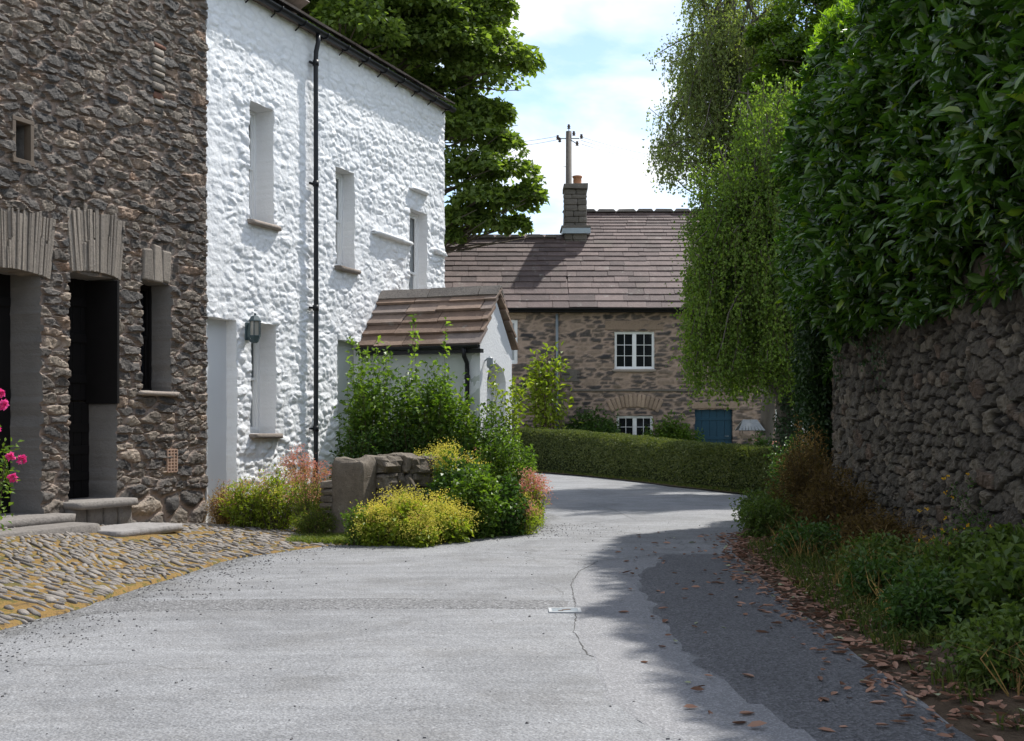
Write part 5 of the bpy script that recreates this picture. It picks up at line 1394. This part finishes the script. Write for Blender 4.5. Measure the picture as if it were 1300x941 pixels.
x, y = x[k], y[k]; grass('verge_grass', np.column_stack([x, y]), verge_z(x, y)-.01, .13, L_VRG)
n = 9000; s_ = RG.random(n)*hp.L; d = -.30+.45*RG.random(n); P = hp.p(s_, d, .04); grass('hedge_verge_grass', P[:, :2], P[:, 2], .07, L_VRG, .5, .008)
n = 9000; t = -.4+2.5*RG.random(n); q = np.interp(t, TS, QR)*(.1+.9*RG.random(n)); P = WL.p(t, q, 0); k = fbm(P[:, 0]*2, P[:, 1]*2, 8, 3) > .02; P = P[k]
grass('bank_grass', P[:, :2], P[:, 2]+.02, .07, L_GRS)
n = 9000; x = PX(370, 13.6)+1.05*RG.random(n); y = 13.2+1.0*RG.random(n); k = x > xleft(y)*1-.0; k = (x < xleft(y)-.02)
grass('bank_grass', np.column_stack([x[k], y[k]]), np.full(k.sum(), .01), .09, L_GRS)

n = 5200; y = 5+13*RG.random(n)**1.3; e = .35+1.7*RG.random(n); x = xright(y)+e; k = (x < wall_x(y)-.05) & (y < 17) & (fbm(x*1.6, y*1.6, 13, 3) > -.02); x, y = x[k], y[k]
grass('dry_verge_grass', np.column_stack([x, y]), verge_z(x, y)-.01, .36, L_DRY, .35, .004)
# plants on the right-hand verge
RV = 'wild plants on the right verge'
for (x, y, rx, h, m_, nst, per, L_, W_, lb, fl, nm) in (
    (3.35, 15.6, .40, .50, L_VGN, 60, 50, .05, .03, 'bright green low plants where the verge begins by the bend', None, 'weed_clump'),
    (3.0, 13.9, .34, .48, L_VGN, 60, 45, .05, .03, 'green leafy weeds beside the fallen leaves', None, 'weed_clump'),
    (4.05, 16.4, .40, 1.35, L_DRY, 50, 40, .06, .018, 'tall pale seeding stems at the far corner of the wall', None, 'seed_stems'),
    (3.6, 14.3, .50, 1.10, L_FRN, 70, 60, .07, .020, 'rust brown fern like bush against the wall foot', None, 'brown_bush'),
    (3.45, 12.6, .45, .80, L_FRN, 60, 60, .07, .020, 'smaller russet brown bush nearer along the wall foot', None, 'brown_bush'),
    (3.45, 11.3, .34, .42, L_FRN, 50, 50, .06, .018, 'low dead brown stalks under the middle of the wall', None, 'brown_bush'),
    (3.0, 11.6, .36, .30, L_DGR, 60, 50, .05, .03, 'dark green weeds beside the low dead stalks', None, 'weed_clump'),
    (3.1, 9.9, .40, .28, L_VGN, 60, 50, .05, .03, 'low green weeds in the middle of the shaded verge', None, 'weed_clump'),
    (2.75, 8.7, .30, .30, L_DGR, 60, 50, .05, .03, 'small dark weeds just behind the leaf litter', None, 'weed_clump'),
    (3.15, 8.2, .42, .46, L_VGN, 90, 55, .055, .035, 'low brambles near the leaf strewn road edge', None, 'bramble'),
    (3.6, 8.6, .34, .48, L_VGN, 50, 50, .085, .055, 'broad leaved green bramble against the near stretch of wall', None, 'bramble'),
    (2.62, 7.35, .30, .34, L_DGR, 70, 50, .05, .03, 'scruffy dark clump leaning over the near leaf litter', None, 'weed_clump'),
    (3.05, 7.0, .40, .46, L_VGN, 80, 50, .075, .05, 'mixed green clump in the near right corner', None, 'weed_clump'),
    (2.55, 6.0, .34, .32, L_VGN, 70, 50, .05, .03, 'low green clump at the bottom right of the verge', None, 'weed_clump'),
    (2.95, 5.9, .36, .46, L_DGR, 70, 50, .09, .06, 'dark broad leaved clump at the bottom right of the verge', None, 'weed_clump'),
    (4.3, 17.9, .42, 1.2, L_DGR, 50, 60, .06, .035, 'dark bush round the corner at the end of the stone wall', (L_PNK, 5, .03, 6, .03), 'dark_bush')):
    plant(nm, lb, 'plant', (x, y, float(verge_z(np.array(x), np.array(y)))), rx, rx, h, nst, per, L_, W_, m_, .07, .03, RV, flowers=fl)
# yellow poppies hanging on the wall face
for (px_, py_, d_, k, lb) in ((1245, 640, 9.9, 11, 'sprinkling of tiny yellow flowers on wiry stems at eye level on the near wall'), (1215, 690, 10.4, 11, 'lower sprinkling of tiny yellow flowers near the wall foot')):
    s0_ = float(WP.s[np.argmin(np.abs(WP.P[:, 1]-d_)+10*(WP.P[:, 0] > 5))])
    r_ = empty('wall_flowers', tuple(WP.p(s0_, .1, PZ(py_, d_))), lb, 'plant', 'yellow wall flowers')
    st = []; 
    for i in range(k):
        a = WP.p(s0_+RG.normal()*.25, .08, PZ(py_, d_)-.25+RG.random()*.2); e = WP.p(s0_+RG.normal()*.45, .26+.1*RG.random(), PZ(py_, d_)+RG.normal()*.22); st.append(limb(a, e, sag=.05, n=6))
    st = np.array(st); V, F = stems_tube(st, .0025, .0015, 3); mk('stem', V, F, M_TWIG, r_, {'rnd': np.full(len(V), .5)})
    tp_ = np.repeat(st[:, -1], 7, 0)+RG.normal(size=(k*7, 3))*.008; leafobj('flowers', tp_, rdir(k*7), rdir(k*7), .019, .017, leafmat('yellow_poppy', (.75, .42, .02), (.85, .55, .03), .3, .7, .1, (1, 1, 1)), r_)
    m = k*16; si = RG.integers(0, k, m); lv = st[si, RG.integers(0, 5, m)]+RG.normal(size=(m, 3))*.025; leafobj('foliage', lv, rdir(m), rdir(m), .035, .018, L_DGR, r_)
# fallen leaves
n = 1700; y = 5+9.5*RG.random(n)**.9; e = .06+.19*RG.normal(size=n); e = np.where(RG.random(n) < .06, -RG.random(n)*1.3, e+.02); x = xright(y)+e
z = np.array([max(road_z(a, b_) if a < xright(b_)-.02 else float(verge_z(np.array(a), np.array(b_))), 0) for a, b_ in zip(x, y)])+.016+.02*RG.random(n)*(np.abs(e) < .4)
L_ = .04+.055*RG.random(n)
o = leafobj('fallen_leaves', np.column_stack([x, y, z]), np.column_stack([RG.normal(size=(n, 2)), RG.normal(size=n)*.12]), np.column_stack([RG.normal(size=(n, 2))*.25, np.ones(n)]), L_, L_*.45, L_FAL, fold=.35, droop=.05, detailed=True)
tag(o, kind='stuff')

# magenta roses at the left edge
rose = plant('rose_bush', 'rose bush with magenta pink blooms beside the black barn doorway', 'rose bush', (PX(-22, 10.4), 10.4, .15), .34, .3, 1.42, 16, 36, .055, .036, L_GRN, .06, .25, dome=.6)
b_ = []
for (x, y) in ((6, 514), (28, 584), (14, 580), (17, 607), (-5, 545), (2, 498)):
    c = np.array([PX(x, 10.35), 10.35, PZ(y, 10.35)]); m = 26; d = rdir(m); d[:, 1] = -np.abs(d[:, 1])*.7
    ring = RG.random(m); P = c+d*.012
    leafobj('bloom', P, d*np.array([1, 1, .9])+np.array([0, -.2, .25]), -d+rdir(m)*.4, .045*(.7+.4*ring), .04, L_MAG, rose, fold=.3)

# plants before the cottage
plant('sapling', 'young tree with large fresh green leaves behind the left end of the clipped hedge', 'sapling', g3(697, 36.4), .60, .5, 4.0, 22, 46, .20, .11, L_YGR, .20, .42, dome=.5, bend=.2, stem_r=.02)
CG = 'shrubs along the cottage front'
plant('cottage_shrub', 'dark rounded shrub under the cottage wall left of its lower window', 'shrub', g3(748, 37.1), 1.0, .5, 1.95, 120, 50, .12, .07, L_DGR, .10, .05, CG)
plant('cottage_shrub', 'leafy climber spreading between the lower cottage window and the blue door', 'shrub', g3(853, 37.3), 1.0, .35, 1.7, 90, 50, .12, .07, L_GRN, .10, .05, CG)
plant('cottage_shrub', 'small climber hugging the left side of the lower cottage window', 'shrub', g3(778, 37.6), .35, .2, 1.75, 30, 50, .12, .07, L_DGR, .10, .05, CG)
plant('cottage_shrub', 'flowering shrub below the bird table at the right end of the clipped hedge', 'shrub', g3(968, 25.5), .42, .4, 1.25, 60, 60, .07, .045, L_DGR, .07, .05, CG, flowers=(L_PNK, 14, .03, 5, .02))
plant('cottage_shrub', 'shrub close to the white picket gate beneath the birch', 'shrub', g3(1003, 24.0), .40, .4, 1.1, 60, 60, .07, .045, L_GRN, .07, .05, CG)

# ================================================================== SMALL STRUCTURES
# rounded gatepost and broken garden wall
gpx, gpy = PX(449, 14.1), 14.1
b = MB(); A = R(26); ax = [(math.cos(A), -math.sin(A), 0), (math.sin(A), math.cos(A), 0), (0, 0, 1)]
b.stone((gpx, gpy, .44), (.225, .17, .50), ax, .26, .10, (64, 48), rnd=.5)
tag(b.build('gatepost', M_POST), 'squat round topped stone gatepost at the end of the rough garden wall', 'gatepost')
gw_ = MB(); p0 = np.array([gpx+.20, gpy+.10]); p1 = np.array([PX(566, 15.4), 15.4]); dr = unit(p1-p0); Lw = np.linalg.norm(p1-p0)
nw = np.array([dr[1], -dr[0]]); a1 = [(dr[0], dr[1], 0), (nw[0], nw[1], 0), (0, 0, 1)]
z = 0.0
while z < .78:
    top_ = z > .56
    h_ = random.uniform(.075, .13) if not top_ else .20
    x = 0.0
    while x < Lw:
        w = random.uniform(.10, .26) if not top_ else random.uniform(.13, .4); w = min(w, Lw-x+.04)
        for row in (-1, 1):
            c = p0+dr*(x+w/2)+nw*row*.11
            gw_.stone((c[0], c[1], z+h_/2+random.uniform(-.01, .01)+(0 if not top_ else random.uniform(-.02, .03))), (w/2-.002, .125+random.uniform(-.02, .02), h_/2), a1, .38, .26, (22, 14))
        x += w
    z += h_*.97
for i in range(5):
    gw_.stone((gpx-.27+random.uniform(-.02, .02), gpy+.10, .30+i*.085), (.10, .14, .042), ax, .4, .15)
tag(gw_.build('garden_wall', M_POST), 'short broken dry-stone garden wall beside the rounded gatepost', 'stone wall')

# bird table behind the hedge
bt = empty('bird_table', g3(952, 27.0), 'wooden bird table with a grey slatted pitched roof behind the end of the clipped hedge', 'bird table')
X, Y = PX(952, 27), 27.0; zt = PZ(556, 27); zr = PZ(533, 27)
b = MB(); b.tube([(X, Y, 0), (X, Y, zt)], .04, 8); b.build('post', M_WOOD, bt)
b = MB(); b.box((X, Y, zt), (.24, .20, .015))
for sx in (-1, 1):
    b.box((X+sx*.235, Y, zt+.03), (.008, .20, .02)); 
    for sy in (-1, 1): b.box((X+sx*.2, Y+sy*.15, zt+.10), (.012, .012, .10))
for sy in (-1, 1): b.box((X, Y+sy*.195, zt+.03), (.24, .008, .02))
b.build('tray', M_WOOD, bt)
b = MB(); hz = zr-(zt+.19)
for sy in (-1, 1):
    for i in range(8):
        u = (i+.5)/8*2-1; wb, wt = .31, .15
        p0_ = np.array([X+u*wb, Y+sy*.24, zt+.17]); p1_ = np.array([X+u*wt, Y+sy*.01, zr]); v = p1_-p0_; L_ = np.linalg.norm(v); v /= L_
        s_ = np.array([1., 0, 0]); n_ = np.cross(s_, v)
        b.box((p0_+p1_)/2, (.030, L_/2, .007), [s_, v, n_])
b.build('roof', simple('grey_roof_slats', (.30, .32, .34), .6, .3, .25, 20), bt)
# picket gate
pg = empty('picket_gate', g3(1000, 25.6), 'white painted picket gate in the shade beneath the birch', 'gate')
X, Y = PX(998, 25.6), 25.6
b = MB()
for z in (.25, .72): b.box((X, Y, z), (.42, .014, .035))
b.build('rail', M_WPAINT, pg)
for i in range(8):
    b = MB(); x = X-.39+i*.111
    V = [(x-.03, Y-.03, .08), (x+.03, Y-.03, .08), (x+.03, Y-.03, .90), (x, Y-.03, .96), (x-.03, Y-.03, .90)]; V += [(v[0], Y-.015, v[2]) for v in V]
    b.add(V, [(0, 1, 2, 3, 4), (9, 8, 7, 6, 5)]+[(i_, 5+i_, 5+(i_+1) % 5, (i_+1) % 5) for i_ in range(5)]); b.build('picket', M_WPAINT, pg)
for sx in (-1, 1): 
    b = MB(); b.box((X+sx*.50, Y, .55), (.05, .05, .58)); b.build('gate_post', M_WOOD, pg)

# utility pole and wires
YP = 47.0; XP = PX(722, YP); ZP = PZ(167, YP)
up_ = empty('utility_pole', (XP, YP, 0), 'grey wooden utility pole standing behind the cottage chimney', 'utility pole')
b = MB(); b.tube([(XP, YP, -.2), (XP, YP, ZP)], [.17, .115], 12); b.build('pole', M_POLE, up_, smooth=True)
b = MB(); arms = []
for sx, dz in ((-1, -.28), (1, -.28)):
    b.tube([(XP+sx*.1, YP, ZP+dz), (XP+sx*.42, YP, ZP+dz)], .022, 6)
b.tube([(XP, YP-.1, ZP-.05), (XP, YP-.12, ZP+.16)], .02, 6); b.tube([(XP+.05, YP-.1, ZP-.35), (XP+.30, YP-.1, ZP-.50)], .02, 6)
b.build('bracket', M_METAL, up_)
ins = [(-.44, -.26), (.50, -.22), (.33, -.50), (.20, -.10), (0, .17), (-.36, -.36)]
for ix, iz in ins:
    b = MB(); b.lathe((XP+ix, YP-.08, ZP+iz), [(.03, -.09), (.075, -.07), (.04, -.03), (.075, .0), (.04, .04), (.06, .07), (.02, .10)], 10); b.build('insulator', M_CER, up_, smooth=True)
b = MB()
for k in range(10):
    z = ZP-1.4-.4*k; sx = 1 if k % 2 else -1
    b.tube([(XP+sx*.10, YP, z), (XP+sx*.22, YP, z)], .010, 5)
b.build('step_peg', M_METAL, up_)
lab = ['upper', 'middle', 'lower']
for i, (z0_, x1, y1, z1, sag, lb) in enumerate(((ZP-.22, PX(880, 52), 52, PZ(197, 52), .35, 'upper thin overhead wire running right from the pole towards the birch'), (ZP-.36, PX(880, 50), 50, PZ(202, 50), .30, 'middle thin overhead wire running right from the pole towards the birch'), (ZP-.50, PX(880, 48), 48, PZ(209, 48), .30, 'lowest thin overhead wire running right from the pole towards the birch'),
        (ZP-.20, PX(600, 50), 50, PZ(180, 50), .2, 'upper thin overhead wire running left from the pole into the sycamore'), (ZP-.34, PX(600, 48), 48, PZ(186, 48), .2, 'lower thin overhead wire running left from the pole into the sycamore'))):
    sgn = 1 if x1 > XP else -1; q = np.linspace(0, 1, 16)
    ext = 1.5
    P = np.column_stack([XP+sgn*.5+(x1-XP)*ext*q, YP+(y1-YP)*ext*q, z0_+(z1-z0_)*ext*q-sag*4*q*(1-q)])
    b = MB(); b.tube(P, .008, 5); tag(b.build('overhead_wire', M_METAL, None, smooth=True), lb, 'wire', 'overhead wires at the pole')

# ------------------------------------------------------------------ put the origin of every childless top-level mesh at its base
for o in list(bpy.data.objects):
    if o.parent is None and o.type == 'MESH' and not o.children and o.get('kind') is None:
        me = o.data; co = np.empty(len(me.vertices)*3, dtype=np.float32); me.vertices.foreach_get('co', co); co = co.reshape(-1, 3)
        c = np.array([(co[:, 0].min()+co[:, 0].max())/2, (co[:, 1].min()+co[:, 1].max())/2, co[:, 2].min()], dtype=np.float32)
        me.vertices.foreach_set('co', (co-c).ravel()); me.update(); o.location = tuple(float(v) for v in c)
